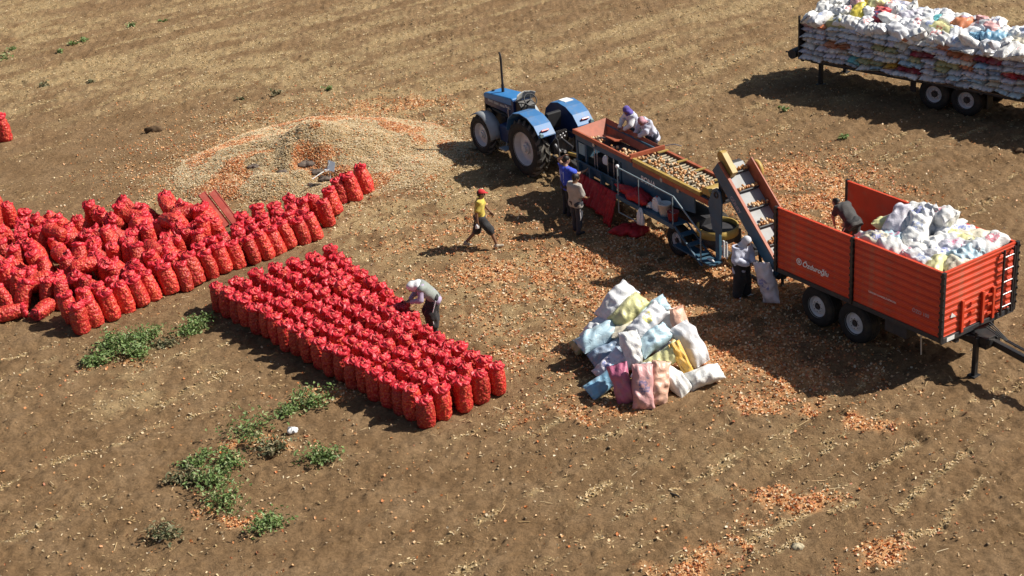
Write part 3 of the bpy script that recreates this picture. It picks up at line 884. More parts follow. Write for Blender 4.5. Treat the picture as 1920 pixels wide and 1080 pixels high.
def pillow(seed, Ln=0.92, W=0.52, T=0.25, nu=44, nv=38, end='flat', wr=1.0):
    rs = np.random.RandomState(seed)
    u = np.linspace(0, 1, nv); th = np.linspace(0, 2 * PI, nu, endpoint=False)
    T_, U = np.meshgrid(th, u)
    e = np.minimum(U, 1 - U)
    full = np.clip(1 - (1 - np.clip(e / 0.34, 0, 1)) ** 2.2, 0, 1)
    thick = 0.008 + T / 2 * full ** 0.75
    wid = W / 2 * (1.04 - 0.10 * full)
    x = (U - 0.5) * Ln
    if end == 'tied':
        k = np.clip((U - 0.82) / 0.06, 0, 1); fl = np.clip((U - 0.88) / 0.12, 0, 1)
        wid = wid * (1 - 0.80 * k) + 0.06 * fl * (1 + 0.4 * np.sin(3 * T_)); thick = np.maximum(thick, 0.05 * k) + 0.02 * fl
        thick = np.where(U > 0.7, np.minimum(np.maximum(thick, 0.06), 0.14), thick)
        x = x * (1 - 0.04 * k)
    if end == 'open':
        k = np.clip((U - 0.75) / 0.25, 0, 1)
        thick = np.maximum(thick, 0.105 * k); wid = wid * (1 - 0.15 * k)
    c, s_ = np.cos(T_), np.sin(T_)
    y = wid * np.sign(c) * np.abs(c) ** 0.75
    z = thick * np.sign(s_) * np.abs(s_) ** 0.85
    # pinched corners, folds running in from the seams, dents
    endf = np.clip(1 - e / 0.3, 0, 1)
    z = z + wr * endf * 0.018 * np.sin(9 * c + rs.rand() * 6 + 3 * U) * np.sign(s_) * np.abs(s_)
    for _ in range(7):
        cx, cy, r = rs.uniform(-0.4, 0.4) * Ln, rs.uniform(-0.5, 0.5) * W, rs.uniform(0.06, 0.16)
        a = rs.uniform(-0.03, 0.03) * wr
        z = z + a * np.exp(-((x - cx) ** 2 + (y - cy) ** 2) / r ** 2) * np.clip(full, 0.2, 1)
    for _ in range(6):
        a = rs.rand() * PI; k = rs.uniform(16, 40); ph = rs.rand() * 6
        z = z + wr * 0.0055 * np.sin((np.cos(a) * x + np.sin(a) * y) * k + ph) * full * np.sign(s_)
    bend = rs.uniform(-0.10, 0.10)
    z = z + bend * ((x / (Ln / 2)) ** 2 - 0.4) + rs.uniform(-0.05, 0.05) * x / Ln * y / W * 4
    y = y * (1 + 0.05 * np.sin(U * 9 + rs.rand() * 6))
    V_ = np.stack([x, y, z], -1).reshape(-1, 3)
    I = np.arange(nu * nv).reshape(nv, nu); J = np.roll(I, -1, 1)
    F_ = np.stack([I[:-1], J[:-1], J[1:], I[1:]], -1).reshape(-1, 4)
    caps = []
    for k in ([0] if end == 'open' else [0, nv - 1]):
        V_ = np.concatenate([V_, V_[I[k]].mean(0)[None]]); q = len(V_) - 1
        caps.append(np.stack([J[k], I[k], np.full(nu, q)], -1) if k == 0 else np.stack([I[k], J[k], np.full(nu, q)], -1))
    return V_, F_, np.concatenate(caps)


PIL = []
for i in range(10):
    v, f, c3 = pillow(200 + i, T=0.34 + 0.05 * (i % 3), end='tied' if i in (3, 7) else 'flat', wr=1.7)
    PIL.append(np_mesh('woven_sack', v, [f, c3], M_woven, True))
v, f, c3 = pillow(300, end='open', T=0.30)
PIL_OPEN = np_mesh('woven_sack', v, [f, c3], M_woven, True)
FLAT = []
for i in range(6):
    v, f, c3 = pillow(320 + i, Ln=0.86, W=0.47, T=0.215, nu=24, nv=18, wr=0.9)
    FLAT.append(np_mesh('woven_sack', v, [f, c3], M_woven, True))

PALETTE = {
    'white': (0.74, 0.75, 0.78), 'chalk white': (0.82, 0.82, 0.80), 'pale grey': (0.55, 0.57, 0.60), 'pale blue': (0.48, 0.66, 0.76),
    'sky blue': (0.22, 0.44, 0.62), 'slate blue': (0.26, 0.36, 0.50), 'pale yellow': (0.72, 0.70, 0.34), 'yellow': (0.76, 0.62, 0.08),
    'olive yellow': (0.44, 0.42, 0.20), 'amber': (0.74, 0.42, 0.07), 'orange': (0.62, 0.22, 0.10), 'red': (0.55, 0.05, 0.06),
    'dark red': (0.27, 0.02, 0.035), 'pink': (0.64, 0.34, 0.34), 'magenta pink': (0.50, 0.14, 0.24), 'peach': (0.72, 0.43, 0.32), 'lilac': (0.64, 0.62, 0.70), 'cream': (0.72, 0.66, 0.52), 'turquoise': (0.16, 0.52, 0.56)}


def woven(me, pos, axis, normal, colour, label, group, sc=1.0, pr=None, parent_m=None):
    X = Vector(axis).normalized(); Z = Vector(normal); Z = (Z - X * Z.dot(X)).normalized(); Y = Z.cross(X)
    q = Matrix((X, Y, Z)).transposed()
    p_ = Vector(pos)
    if parent_m is not None:
        q = parent_m.to_3x3() @ q; p_ = parent_m @ p_
    o = link('woven_sack', me, None, p_)
    o.rotation_euler = q.to_euler()
    o.scale = (sc, sc, sc) if not isinstance(sc, tuple) else sc
    c = PALETTE[colour]; k = rnd.uniform(0.92, 1.05)
    o.color = (c[0] * k, c[1] * k, c[2] * k, 1)
    if pr:
        o['print_color'] = pr; o['print_mix'] = 0.85
    return tag(o, label, 'sack', group)


# ---- the small pyramid of sacks in the middle
GP = 'coloured sacks piled on the ground in the middle'
rp = random.Random(3)
def pile(x, y, z, axis, nrm, colour, what, i, pr=None, sc=1.0, me=None):
    x = 2.9 + (x - 2.9) * 0.93; y = 31.6 + (y - 31.6) * 0.95
    sc = tuple(q * k_ for q, k_ in zip(sc if isinstance(sc, tuple) else (sc, sc, sc), (1.0, 0.88, 0.92)))
    if i == 7 or i == 3: i = 8 if i == 7 else 4
    nrm = (nrm[0] + rp.uniform(-0.55, 0.55), nrm[1], nrm[2]); axis = (axis[0] + rp.gauss(0, 0.12), axis[1], axis[2])
    if what.split()[0] not in ('pink', 'white') or 'red print' in what or 'purple' in what: pr = None
    woven(me or PIL[i % 10], (x, y, z), axis, nrm, colour, what, GP, sc, pr)
# upright ones leaning back at the foot of the pile
pile(2.20, 30.72, 0.38, (-0.12, 0.45, 0.9), (0, -0.9, 0.45), 'magenta pink', 'magenta pink sack with red hem leaning upright at the front left of the pile', 1, (0.75, 0.03, 0.08))
pile(2.66, 30.48, 0.42, (0.08, 0.45, 0.9), (0, -0.9, 0.45), 'pink', 'pink sack with a dark blue round print standing upright at the front of the pile', 2, (0.10, 0.12, 0.28), 1.08)
pile(3.05, 30.62, 0.40, (0.16, 0.5, 0.9), (0.3, -0.9, 0.4), 'peach', 'plain peach coloured sack leaning upright right of the pink one', 4, None, 1.05)
pile(3.42, 30.95, 0.28, (-0.75, 0.5, 0.6), (0.2, -0.75, 0.6), 'chalk white', 'white sack with a red print lying low between peach and orange sacks', 5, (0.75, 0.12, 0.15), 0.95)
pile(3.72, 31.38, 0.48, (-0.42, 0.45, 0.85), (0.2, -0.85, 0.5), 'amber', 'narrow amber sack leaning upright on the right of the pile', 6, (0.85, 0.6, 0.1), (1.05, 0.62, 1.0))
pile(4.18, 31.10, 0.22, (0.85, 0.35, 0.2), (0.1, -0.6, 0.8), 'chalk white', 'white pillow shaped sack lying on the ground at the right foot of the pile', 8, None, 0.95)
pile(1.78, 31.10, 0.24, (0.8, 0.3, 0.25), (-0.3, -0.7, 0.65), 'sky blue', 'blue sack with turned up corner at the left foot of the pile', 9, (0.6, 0.75, 0.85), 0.92)
# second tier
pile(1.98, 31.65, 0.40, (0.75, 0.25, 0.6), (-0.2, -0.8, 0.5), 'lilac', 'white and lilac sack bunched above the blue sack on the left', 3, (0.1, 0.15, 0.45), 0.85)
pile(2.02, 32.25, 0.40, (0.85, 0.4, 0.25), (-0.3, -0.55, 0.75), 'slate blue', 'grey blue sack half buried under the pale blue one', 0, None, 1.0)
pile(2.52, 31.75, 0.68, (0.03, 0.45, 0.9), (0, -0.85, 0.5), 'chalk white', 'plump plain white sack standing in the middle of the pile', 7, None, (0.95, 0.95, 1.25))
pile(1.80, 32.65, 0.62, (0.85, 0.45, 0.3), (-0.35, -0.5, 0.8), 'pale blue', 'pale blue sack with sharp corners jutting out on the left of the pile', 2, None, 1.12)
pile(3.10, 31.95, 0.78, (0.8, 0.45, 0.4), (-0.2, -0.55, 0.8), 'pale blue', 'pale blue green sack lying right of the plump white sack', 5, (0.5, 0.8, 0.8), 1.0)
pile(3.28, 31.45, 0.56, (0.75, 0.3, 0.45), (0.0, -0.7, 0.7), 'pale yellow', 'pale yellow sack wedged above the amber one', 9, (0.85, 0.75, 0.1), 0.95)
pile(3.98, 31.95, 0.62, (-0.5, 0.45, 0.72), (0.4, -0.5, 0.75), 'white', 'big white sack with purple print on the right slope of the pile', 1, (0.35, 0.25, 0.55), 1.15)
pile(3.86, 32.7, 0.72, (-0.35, 0.35, 0.8), (0.3, -0.6, 0.7), 'peach', 'peach sack with a gaping open mouth at the upper right of the pile', 0, None, 1.0, PIL_OPEN)
# top tier
pile(3.02, 32.55, 1.0, (0.8, 0.5, 0.35), (-0.2, -0.5, 0.85), 'white', 'white sack with a yellow printed panel near the top of the pile', 4, (0.85, 0.72, 0.05), 1.05)
pile(3.18, 33.05, 1.02, (0.75, 0.2, 0.3), (0.1, -0.5, 0.85), 'pale blue', 'light blue crumpled sack at the upper right behind the yellow print', 6, None, 0.9)
pile(2.62, 33.05, 1.05, (0.8, 0.45, 0.42), (-0.25, -0.5, 0.85), 'pale yellow', 'pale yellow sack on top of the pile beside the topmost white one', 8, None, 1.05)
pile(2.35, 33.45, 1.1, (0.72, 0.45, 0.6), (-0.4, -0.45, 0.8), 'white', 'long white sack with blue print forming the top of the pile', 5, (0.15, 0.25, 0.6), 1.15)
pile(1.85, 33.2, 0.62, (0.7, 0.4, 0.5), (-0.4, -0.5, 0.7), 'white', 'white sack on the upper left slope above the pale blue one', 3, None, 0.95)
pile(1.55, 33.25, 0.22, (0.8, 0.3, 0.1), (-0.2, -0.4, 0.9), 'olive yellow', 'dull yellow sack low behind the left side of the pile', 1, None, 0.85)
pile(3.55, 33.0, 0.8, (0.6, -0.3, -0.3), (0.3, -0.3, 0.9), 'chalk white', 'small white sack tucked behind the open mouthed peach sack', 2, None, 0.85)
# the hidden middle
for i, (x, y, z, c, wh) in enumerate([(2.75, 32.2, 0.35, 'pale grey', 'pale grey sack in the hidden middle of the pile'), (3.35, 32.3, 0.4, 'lilac', 'lilac sack in the hidden middle of the pile'), (2.6, 32.7, 0.7, 'cream', 'cream sack in the hidden middle of the pile'), (2.3, 33.3, 0.5, 'slate blue', 'slate blue sack under the top of the pile'), (3.1, 33.2, 0.55, 'pale blue', 'pale blue sack at the back foot of the pile'), (2.9, 31.3, 0.3, 'white', 'white sack behind the upright front row of the pile')]):
    pile(x, y, z, (rnd.uniform(-1, 1), rnd.uniform(-1, 1), 0.1), (0, 0, 1), c, wh, i, None, 1.0)

# ------------------------------------------------------------------ paints
M_tred = mat('trailer_red_paint', (0.58, 0.055, 0.018), 0.5, 0, 0.16, 2.2, 0.12, 7, dirt=0.7, dirtcol=(0.38, 0.15, 0.085))
M_black = mat('black_steel', (0.018, 0.018, 0.02), 0.5, 0, 0.2, 8, dirt=0.4, dirtcol=(0.09, 0.07, 0.05))
M_dark = mat('dark_frame', (0.035, 0.035, 0.04), 0.6, 0, 0.2, 8, dirt=0.6, dirtcol=(0.10, 0.075, 0.05))
M_tyre = mat('tyre_rubber', (0.022, 0.021, 0.020), 0.85, 0, 0.2, 9, 0.3, 40, dirt=0.75, dirtcol=(0.085, 0.068, 0.048))
M_tread = mat('dusty_highlight_tread', (0.10, 0.095, 0.085), 0.8, 0, 0.25, 9, dirt=0.6, dirtcol=(0.20, 0.17, 0.13))  # lighter lugs: dust, with their highlights put into the colour
M_rim = mat('rim_grey', (0.58, 0.59, 0.61), 0.45, 0, 0.12, 6, dirt=0.4, dirtcol=(0.25, 0.21, 0.16))
M_steel = mat('bare_steel', (0.45, 0.45, 0.46), 0.4, 0.6, 0.15, 9)
M_bluem = mat('machine_blue_paint', (0.042, 0.105, 0.165), 0.5, 0, 0.12, 3, dirt=0.35, dirtcol=(0.16, 0.15, 0.13))
M_rust = mat('red_brown_paint', (0.34, 0.085, 0.04), 0.55, 0, 0.2, 5, dirt=0.4, dirtcol=(0.30, 0.17, 0.10))
M_yel = mat('yellow_paint', (0.40, 0.27, 0.07), 0.5, 0, 0.2, 5, dirt=0.5, dirtcol=(0.32, 0.24, 0.12))
M_belt = mat('pale_belt', (0.32, 0.33, 0.335), 0.6, 0, 0.1, 5, dirt=0.5, dirtcol=(0.32, 0.27, 0.2))
M_tblue = mat('tractor_blue_paint', (0.035, 0.19, 0.46), 0.5, 0, 0.08, 3, dirt=0.25, dirtcol=(0.22, 0.22, 0.22))
M_navy = mat('tractor_dark_blue', (0.014, 0.035, 0.11), 0.4, 0, 0.1, 3, dirt=0.3, dirtcol=(0.09, 0.08, 0.07))
M_fend = mat('dusty_grey_fender', (0.33, 0.36, 0.38), 0.5, 0, 0.12, 4, dirt=0.5, dirtcol=(0.30, 0.25, 0.2))
M_white = mat('white_paint', (0.78, 0.78, 0.76), 0.5)
M_lamp = mat('red_lamp_lens', (0.45, 0.015, 0.02), 0.2)
M_glass = mat('pale_window', (0.28, 0.42, 0.46), 0.15)
M_wood = mat('deck_planks', (0.16, 0.10, 0.06), 0.8, 0, 0.25, 5)
M_seat = mat('black_seat', (0.02, 0.02, 0.022), 0.6)
M_netred = mat('red_net_cloth', (0.40, 0.012, 0.02), 0.55, 0, 0.25, 9, 0.5, 30)
M_bag = mat('white_plastic_bag', (0.72, 0.73, 0.74), 0.4, 0, 0.1, 8, 0.5, 18)
M_letter = mat('white_lettering', (0.80, 0.80, 0.80), 0.5)
M_letterg = mat('grey_lettering', (0.40, 0.34, 0.40), 0.5)


def lettering(name, txt, size, mt, parent, loc, rot, shear=0.0, off=0.0):
    cu = bpy.data.curves.new(name, 'FONT')
    cu.body = txt; cu.size = size; cu.extrude = 0.002; cu.align_x = 'CENTER'; cu.align_y = 'CENTER'; cu.shear = shear; cu.offset = off
    cu.materials.append(mt)
    o = bpy.data.objects.new(name, cu); COL.objects.link(o)
    me = bpy.data.meshes.new_from_object(o)
    bpy.data.objects.remove(o)
    o = link(name, me, parent, loc); o.rotation_euler = rot
    return o


def wheel(parent, loc, r, wd, rim_r, side, lugs=0, rim_mat=None, hub=0.1, dish=0.06, n=40, steer=0.0):
    """wheel part (hub) > tyre, rim. axle along local y, side=-1 outer face towards -y"""
    h = MB(); h.cyl((0, -wd * 0.3, 0), (0, wd * 0.3, 0), hub, n=16)
    h.cyl((0, side * wd * 0.30, 0), (0, side * wd * 0.44, 0), hub * 0.62, n=12)
    for k in range(8):
        a = 2 * PI * k / 8
        h.cyl((hub * 1.25 * math.cos(a), side * (wd * 0.5 - dish - 0.03), hub * 1.25 * math.sin(a)), (hub * 1.25 * math.cos(a), side * (wd * 0.5 - dish + 0.012), hub * 1.25 * math.sin(a)), 0.014, n=6)
    w_ = h.build('wheel', M_rim if lugs else M_dark, parent, loc=loc)
    w_.rotation_euler = (0, 0, steer)
    t = MB(); q = wd / 2
    t.lathe([(rim_r, -q * 0.80), (rim_r + 0.02, -q * 0.92), (rim_r + (r - rim_r) * 0.45, -q * 1.0), (r * 0.96, -q * 0.90), (r * 0.985, -q * 0.6), (r, 0), (r * 0.985, q * 0.6), (r * 0.96, q * 0.90), (rim_r + (r - rim_r) * 0.45, q), (rim_r + 0.02, q * 0.92), (rim_r, q * 0.80)], (0, 0, 0), (0, 1, 0), n)
    if lugs:
        tr_ = MB()
        for k in range(lugs):
            for sg in (-1, 1):
                a0 = 2 * PI * (k + (0.5 if sg > 0 else 0)) / lugs
                vs = []
                da = 0.85 * 2 * PI / lugs
                for (yy, aa) in ((sg * q * 0.04, a0), (sg * q * 0.62, a0 + da * 0.62), (sg * q * 1.0, a0 + da * 0.80)):
                    for rr, tw in ((0.975, 0.24), (1.045 if abs(yy) < q * 0.9 else 0.97, 0.16)):
                        rr2 = rr if abs(yy) < q * 0.9 else rr * 0.955
                        for s2 in (-1, 1):
                            ang = aa + s2 * tw * 2 * PI / lugs
                            vs.append((r * rr2 * math.cos(ang), yy, r * rr2 * math.sin(ang)))
                fs = []
                for b in (0, 4):
                    fs += [(b, b + 4, b + 6, b + 2), (b + 1, b + 3, b + 7, b + 5), (b + 2, b + 6, b + 7, b + 3), (b, b + 1, b + 5, b + 4)]
                fs += [(0, 2, 3, 1), (8, 9, 11, 10)]
                tr_.add(vs, fs)
        tr_.build('tread', M_tread, w_)
    else:
        for gk in (-0.5, -0.17, 0.17, 0.5):
            t.lathe([(r * 0.985, q * gk - 0.03), (r * 1.012, q * gk - 0.025), (r * 1.012, q * gk + 0.025), (r * 0.985, q * gk + 0.03)], (0, 0, 0), (0, 1, 0), n)
    t.build('tyre', M_tyre, w_)
    m_ = MB(); d_ = side
    fy = lambda a: d_ * (q - a)
    m_.lathe([(rim_r + 0.018, fy(0.01)), (rim_r + 0.018, fy(0.03)), (rim_r - 0.02, fy(0.05)), (rim_r * 0.93, fy(dish + 0.05)), (rim_r * 0.88, fy(dish + 0.06)), (rim_r * 0.62, fy(dish)), (hub * 1.5, fy(dish - 0.01)), (hub * 0.9, fy(dish - 0.01)), (hub * 0.9, fy(dish + 0.02)), (rim_r * 0.6, fy(dish + 0.03)), (rim_r * 0.86, fy(dish + 0.09)), (rim_r * 0.9, -d_ * q * 0.8), (rim_r + 0.005, -d_ * q * 0.8)], (0, 0, 0), (0, 1, 0), n)
    m_.build('rim', rim_mat or M_rim, w_)
    return w_


# ------------------------------------------------------------------ red tipping trailer
TR = empty('farm_trailer', (6.30, 34.53, 0.0), R(-56.45))
tag(TR, 'red steel farm trailer with black corner posts, half filled with white sacks', 'trailer')
TRM = Matrix.Translation((6.30, 34.53, 0)) @ Matrix.Rotation(R(-56.45), 4, 'Z')
TL, TW, Z0, Z1 = 5.035, 2.36, 1.14, 2.69
c = MB()
c.b2(0.05, TL - 0.05, 0.55, 0.67, 0.82, 1.0); c.b2(0.05, TL - 0.05, 1.69, 1.81, 0.82, 1.0)
for k in range(9): c.b2(0.08 + k * 0.6, 0.14 + k * 0.6, 0.05, 2.31, 1.0, 1.10)
c.b2(0, TL, 0.0, 0.06, 1.02, 1.13); c.b2(0, TL, 2.30, 2.36, 1.02, 1.13)
c.b2(-0.03, 0.03, 0.0, 2.36, 1.0, 1.13); c.b2(TL - 0.03, TL + 0.03, 0.0, 2.36, 1.0, 1.13)
c.cyl((1.26, 0.2, 0.5), (1.26, 2.16, 0.5), 0.06); c.cyl((2.44, 0.2, 0.5), (2.44, 2.16, 0.5), 0.06)
for yy in (0.61, 1.75):
    c.prism([(1.0, 0.80), (2.7, 0.80), (2.6, 0.62), (1.95, 0.72), (1.75, 0.72), (1.1, 0.62)], yy - 0.05, yy + 0.05)
c.b2(3.0, 3.4, 0.9, 1.5, 0.75, 0.98)
c.build('chassis', M_dark, TR, 0.008)
f_ = MB(); f_.b2(0.03, TL - 0.03, 0.06, 2.30, 1.132, 1.16); f_.build('floor', M_tred, TR)
tb = MB(); tb.b2(3.35, 4.0, 0.10, 0.45, 0.68, 1.0); tb.build('tool_box', M_dark, TR, 0.02)
pr_ = MB(); pr_.cyl((4.35, 0.2, 0.42), (4.30, 0.22, 1.02), 0.018); pr_.build('prop_rod', M_steel, TR)
for k, xx in enumerate((1.26, 2.44)):
    for sd_ in (-1, 1):
        yy = 0.28 if sd_ < 0 else TW - 0.28
        wheel(TR, (xx, yy, 0.5), 0.5, 0.40, 0.255, sd_, 0, M_rim, 0.1, 0.05)


def slat_shape(length, hgt, out=0.022):
    """one pressed board of a side wall, outer face towards -y"""
    b_ = MB()
    pf = [(0.0, 0.002), (0.0, hgt - 0.004), (-out * 0.35, hgt - 0.004), (-out, hgt * 0.82), (-out, hgt * 0.62), (-out * 0.25, hgt * 0.5), (-out * 0.25, hgt * 0.12), (-out * 0.8, 0.012), (-out * 0.6, 0.002)]
    b_.prism([(y_, z_) for y_, z_ in pf], 0, length, 'yz')
    return b_


def side(x0, x1, y, flip, nm='side_panel', z0=Z0, z1=Z1, n=9):
    p_ = MB(); g = 0.0
    s_ = -1 if not flip else 1
    p_.b2(x0 + 0.05, x1 - 0.05, y - 0.012, y + 0.012, z0, z1 - 0.03)
    p_.b2(x0 + 0.04, x1 - 0.04, y - 0.03, y + 0.03, z1 - 0.035, z1)
    pan = p_.build(nm, M_tred, TR)
    hg = (z1 - 0.037 - z0) / n
    sb = slat_shape(x1 - x0 - 0.12, hg)
    first = None
    for k in range(n):
        if first is None:
            first = sb.build('slat', M_tred, pan)
            o = first
        else:
            o = share(first, 'slat', pan)
        o.location = (x0 + 0.06 if not flip else x1 - 0.06, y + s_ * 0.012, z0 + k * hg)
        o.rotation_euler = (0, 0, 0 if not flip else PI)
    return pan


side(0.0, 2.434, 0.03, False); side(2.434, TL, 0.03, False)
side(0.0, 2.434, TW - 0.03, True); side(2.434, TL, TW - 0.03, True)
# front wall: boards turned to face forward
fp = MB(); fp.b2(TL - 0.042, TL - 0.018, 0.06, TW - 0.06, Z0, Z1 - 0.03); fp.b2(TL - 0.06, TL, 0.05, TW - 0.05, Z1 - 0.035, Z1)
fw_ = fp.build('front_panel', M_tred, TR)
hg = (Z1 - 0.037 - Z0) / 10
first = slat_shape(TW - 0.14, hg).build('slat', M_tred, fw_)
for k in range(10):
    o = first if k == 0 else share(first, 'slat', fw_)
    o.location = (TL - 0.018, 0.07, Z0 + k * hg); o.rotation_euler = (0, 0, R(90))
for yy in (0.62, 1.28, 1.62):
    b_ = MB(); b_.b2(TL + 0.004, TL + 0.06, yy - 0.035, yy + 0.035, Z0 - 0.04, Z0 + 0.72); b_.build('wall_brace', M_tred, TR, 0.006)
# posts with hinge bolts
for (xx, yy) in ((0.0, 0.0), (2.434, 0.0), (TL, 0.0), (0.0, TW), (2.434, TW), (TL, TW)):
    b_ = MB(); b_.b2(xx - 0.036, xx + 0.036, yy - 0.04 if yy == 0 else yy - 0.05, yy + 0.05 if yy == 0 else yy + 0.04, Z0 - 0.1, Z1 + 0.012)
    po = b_.build('corner_post', M_black, TR, 0.006)
    sg = -1 if yy == 0 else 1
    h0 = None
    for k in range(9):
        for dx in (-0.048, 0.048):
            if h0 is None: h0 = MB().cyl((0, 0, -0.025), (0, 0, 0.025), 0.015, n=8).build('hinge', M_black, po); o = h0
            else: o = share(h0, 'hinge', po)
            o.location = (xx + dx, yy + sg * 0.03, Z0 + 0.105 + k * 0.17)
# ladder at the far end of the front wall
b_ = MB()
for yy in (1.84, 2.18): b_.b2(TL + 0.06, TL + 0.10, yy - 0.02, yy + 0.02, Z0 - 0.05, Z1 - 0.02); b_.b2(TL, TL + 0.06, yy - 0.015, yy + 0.015, Z0 + 0.05, Z0 + 0.09); b_.b2(TL, TL + 0.06, yy - 0.015, yy + 0.015, Z1 - 0.12, Z1 - 0.08)
lad = b_.build('ladder', M_black, TR)
for k in range(5):
    b_ = MB(); b_.cyl((TL + 0.08, 1.83, Z0 + 0.15 + k * 0.3), (TL + 0.08, 2.19, Z0 + 0.15 + k * 0.3), 0.018, n=8); b_.build('rung', M_steel, lad)
b_ = MB(); b_.b2(TL + 0.032, TL + 0.036, 0.16, 0.40, 1.02, 1.12); b_.build('number_plate', M_white, TR)
b_ = MB(); b_.prism([(0.26, Z0 + 0.42), (0.44, Z0 + 0.40), (0.30, Z0 + 0.53)], TL + 0.012, TL + 0.018, 'yz'); b_.build('decal', M_white, TR)
for yy in (0.95, 1.5):
    b_ = MB()
    for k in range(3): b_.b2(TL + 0.01, TL + 0.05, yy - 0.06, yy + 0.06, Z0 + 0.1 + 0.22 * k, Z0 + 0.15 + 0.22 * k)
    b_.build('latch', M_tred, TR)
# drawbar
b_ = MB()
b_.prism([(TL - 0.9, 0.55), (TL - 0.9, 0.67), (TL + 0.5, 1.12), (TL + 0.5, 1.0)], 0.80, 0.93, 'xy')
b_.prism([(TL - 0.9, 1.69), (TL - 0.9, 1.81), (TL + 0.5, 1.36), (TL + 0.5, 1.24)], 0.80, 0.93, 'xy')
b_.b2(TL - 0.2, TL + 0.45, 0.95, 1.41, 0.70, 0.96)
b_.box((TL + 1.25, 1.18, 0.74), (2.0, 0.12, 0.14), Matrix.Rotation(R(6), 3, 'Y'))
b_.cyl((TL + 2.22, 1.18, 0.62), (TL + 2.42, 1.18, 0.60), 0.05)
b_.lathe([(0.05, -0.03), (0.10, -0.03), (0.10, 0.03), (0.05, 0.03)], (TL + 2.5, 1.18, 0.6), (0, 0, 1), 16)
b_.build('drawbar', M_black, TR, 0.008)
b_ = MB(); b_.b2(TL + 0.18, TL + 0.28, 0.84, 0.94, 0.02, 0.95); b_.b2(TL + 0.12, TL + 0.34, 0.78, 1.0, 0.0, 0.03); b_.cyl((TL + 0.23, 0.89, 0.95), (TL + 0.23, 0.89, 1.08), 0.035); b_.cyl((TL + 0.23, 0.89, 1.05), (TL + 0.36, 0.78, 1.1), 0.012)
b_.build('jack_leg', M_black, TR, 0.006)
b_ = MB()
for k in range(4):
    pts = [(TL + 0.05, 1.0 + 0.05 * k, 1.05), (TL + 0.35, 1.05 + 0.04 * k, 1.18 + 0.03 * k), (TL + 0.8, 1.16 + 0.02 * k, 0.98), (TL + 1.5, 1.17 + 0.02 * k, 0.90), (TL + 2.1, 1.15 + 0.03 * k, 0.82)]
    b_.tube(pts, 0.013, 6)
b_.build('hose', M_black, TR)
# writing on the near side
e = lettering('lettering', 'Özduroğlu', 0.185, M_letter, TR, (1.30, -0.012, 1.52), (R(90), 0, 0), 0.25, 0.004)
b_ = MB(); b_.lathe([(0.06, -0.002), (0.085, -0.002), (0.085, 0.002), (0.06, 0.002)], (0.78, -0.012, 1.54), (0, 1, 0), 24); b_.prism([(0.76, 1.50), (0.81, 1.51), (0.80, 1.58), (0.75, 1.57)], -0.014, -0.010); b_.build('emblem', M_letter, TR)
lettering('lettering', 'TANDEM DAMPERLİ RÖMORK', 0.06, M_letter, TR, (3.36, -0.012, 1.54), (R(90), 0, 0))
lettering('lettering', 'ÖZD 100', 0.12, M_letterg, TR, (4.46, -0.012, 1.55), (R(90), 0, 0))

# sacks heaped in the trailer
GT = 'white sacks heaped in the red trailer'
def tz(x, y):
    z = 2.56 + 0.34 * math.exp(-((x - 3.05) / 1.05) ** 2 - ((y - 1.65) / 0.85) ** 2) + 0.14 * max(0, min(1, (x - 3.8) / 0.8)) * (0.4 + 0.3 * y)
    if x < 2.5: z -= (2.5 - x) * 0.9
    return z
TCOL = ['white', 'chalk white', 'white', 'pale grey', 'chalk white', 'pale blue', 'chalk white', 'cream', 'white', 'pale yellow', 'white', 'lilac', 'chalk white']
TPR = [None, (0.15, 0.2, 0.6), None, (0.75, 0.05, 0.15), (0.2, 0.3, 0.6), None, (0.75, 0.68, 0.2), None, (0.65, 0.08, 0.2), None]
k = 0
LINES = ['near', 'second', 'third', 'fourth', 'far']
for j, yy in enumerate((0.42, 0.80, 1.22, 1.64, 1.98)):
    xx = (2.42, 2.2, 2.1, 2.05, 2.1)[j]; i = 0
    while xx < 4.75:
        p_ = (xx + rnd.gauss(0, 0.05), yy + rnd.gauss(0, 0.04), tz(xx, yy) - 0.12 + rnd.uniform(-0.06, 0.06))
        a = rnd.uniform(0, 2 * PI)
        if j in (0, 4): a = rnd.gauss(0, 0.35)
        if xx > 4.35: a = R(90) + rnd.gauss(0, 0.3)
        cl = TCOL[(k * 7 + j) % len(TCOL)]
        woven(PIL[rnd.randrange(10)], p_, (math.cos(a), math.sin(a), rnd.uniform(-0.25, 0.25)), (rnd.gauss(0, 0.25), rnd.gauss(-0.1, 0.25), 1), cl,
              '%s sack heaped in the red trailer, %s from the rear in the %s line' % (cl, ORD[i], LINES[j]), GT, rnd.uniform(0.82, 1.0), TPR[k % len(TPR)], TRM)
        xx += rnd.uniform(0.36, 0.46); i += 1; k += 1
for i, (xx, yy, cl) in enumerate([(2.75, 1.75, 'chalk white'), (3.05, 1.5, 'white'), (2.65, 1.25, 'lilac'), (3.4, 1.8, 'chalk white'), (3.3, 1.1, 'chalk white')]):
    woven(PIL[(3, 7, 1, 5, 9)[i]], (xx, yy, tz(xx, yy) + 0.04), (rnd.uniform(-1, 1), rnd.uniform(-1, 1), 0.35), (0.1, -0.2, 1), cl, '%s sack %s of those crowning the heap in the red trailer' % (cl, ORD[i]), GT, 0.95, TPR[i], TRM)
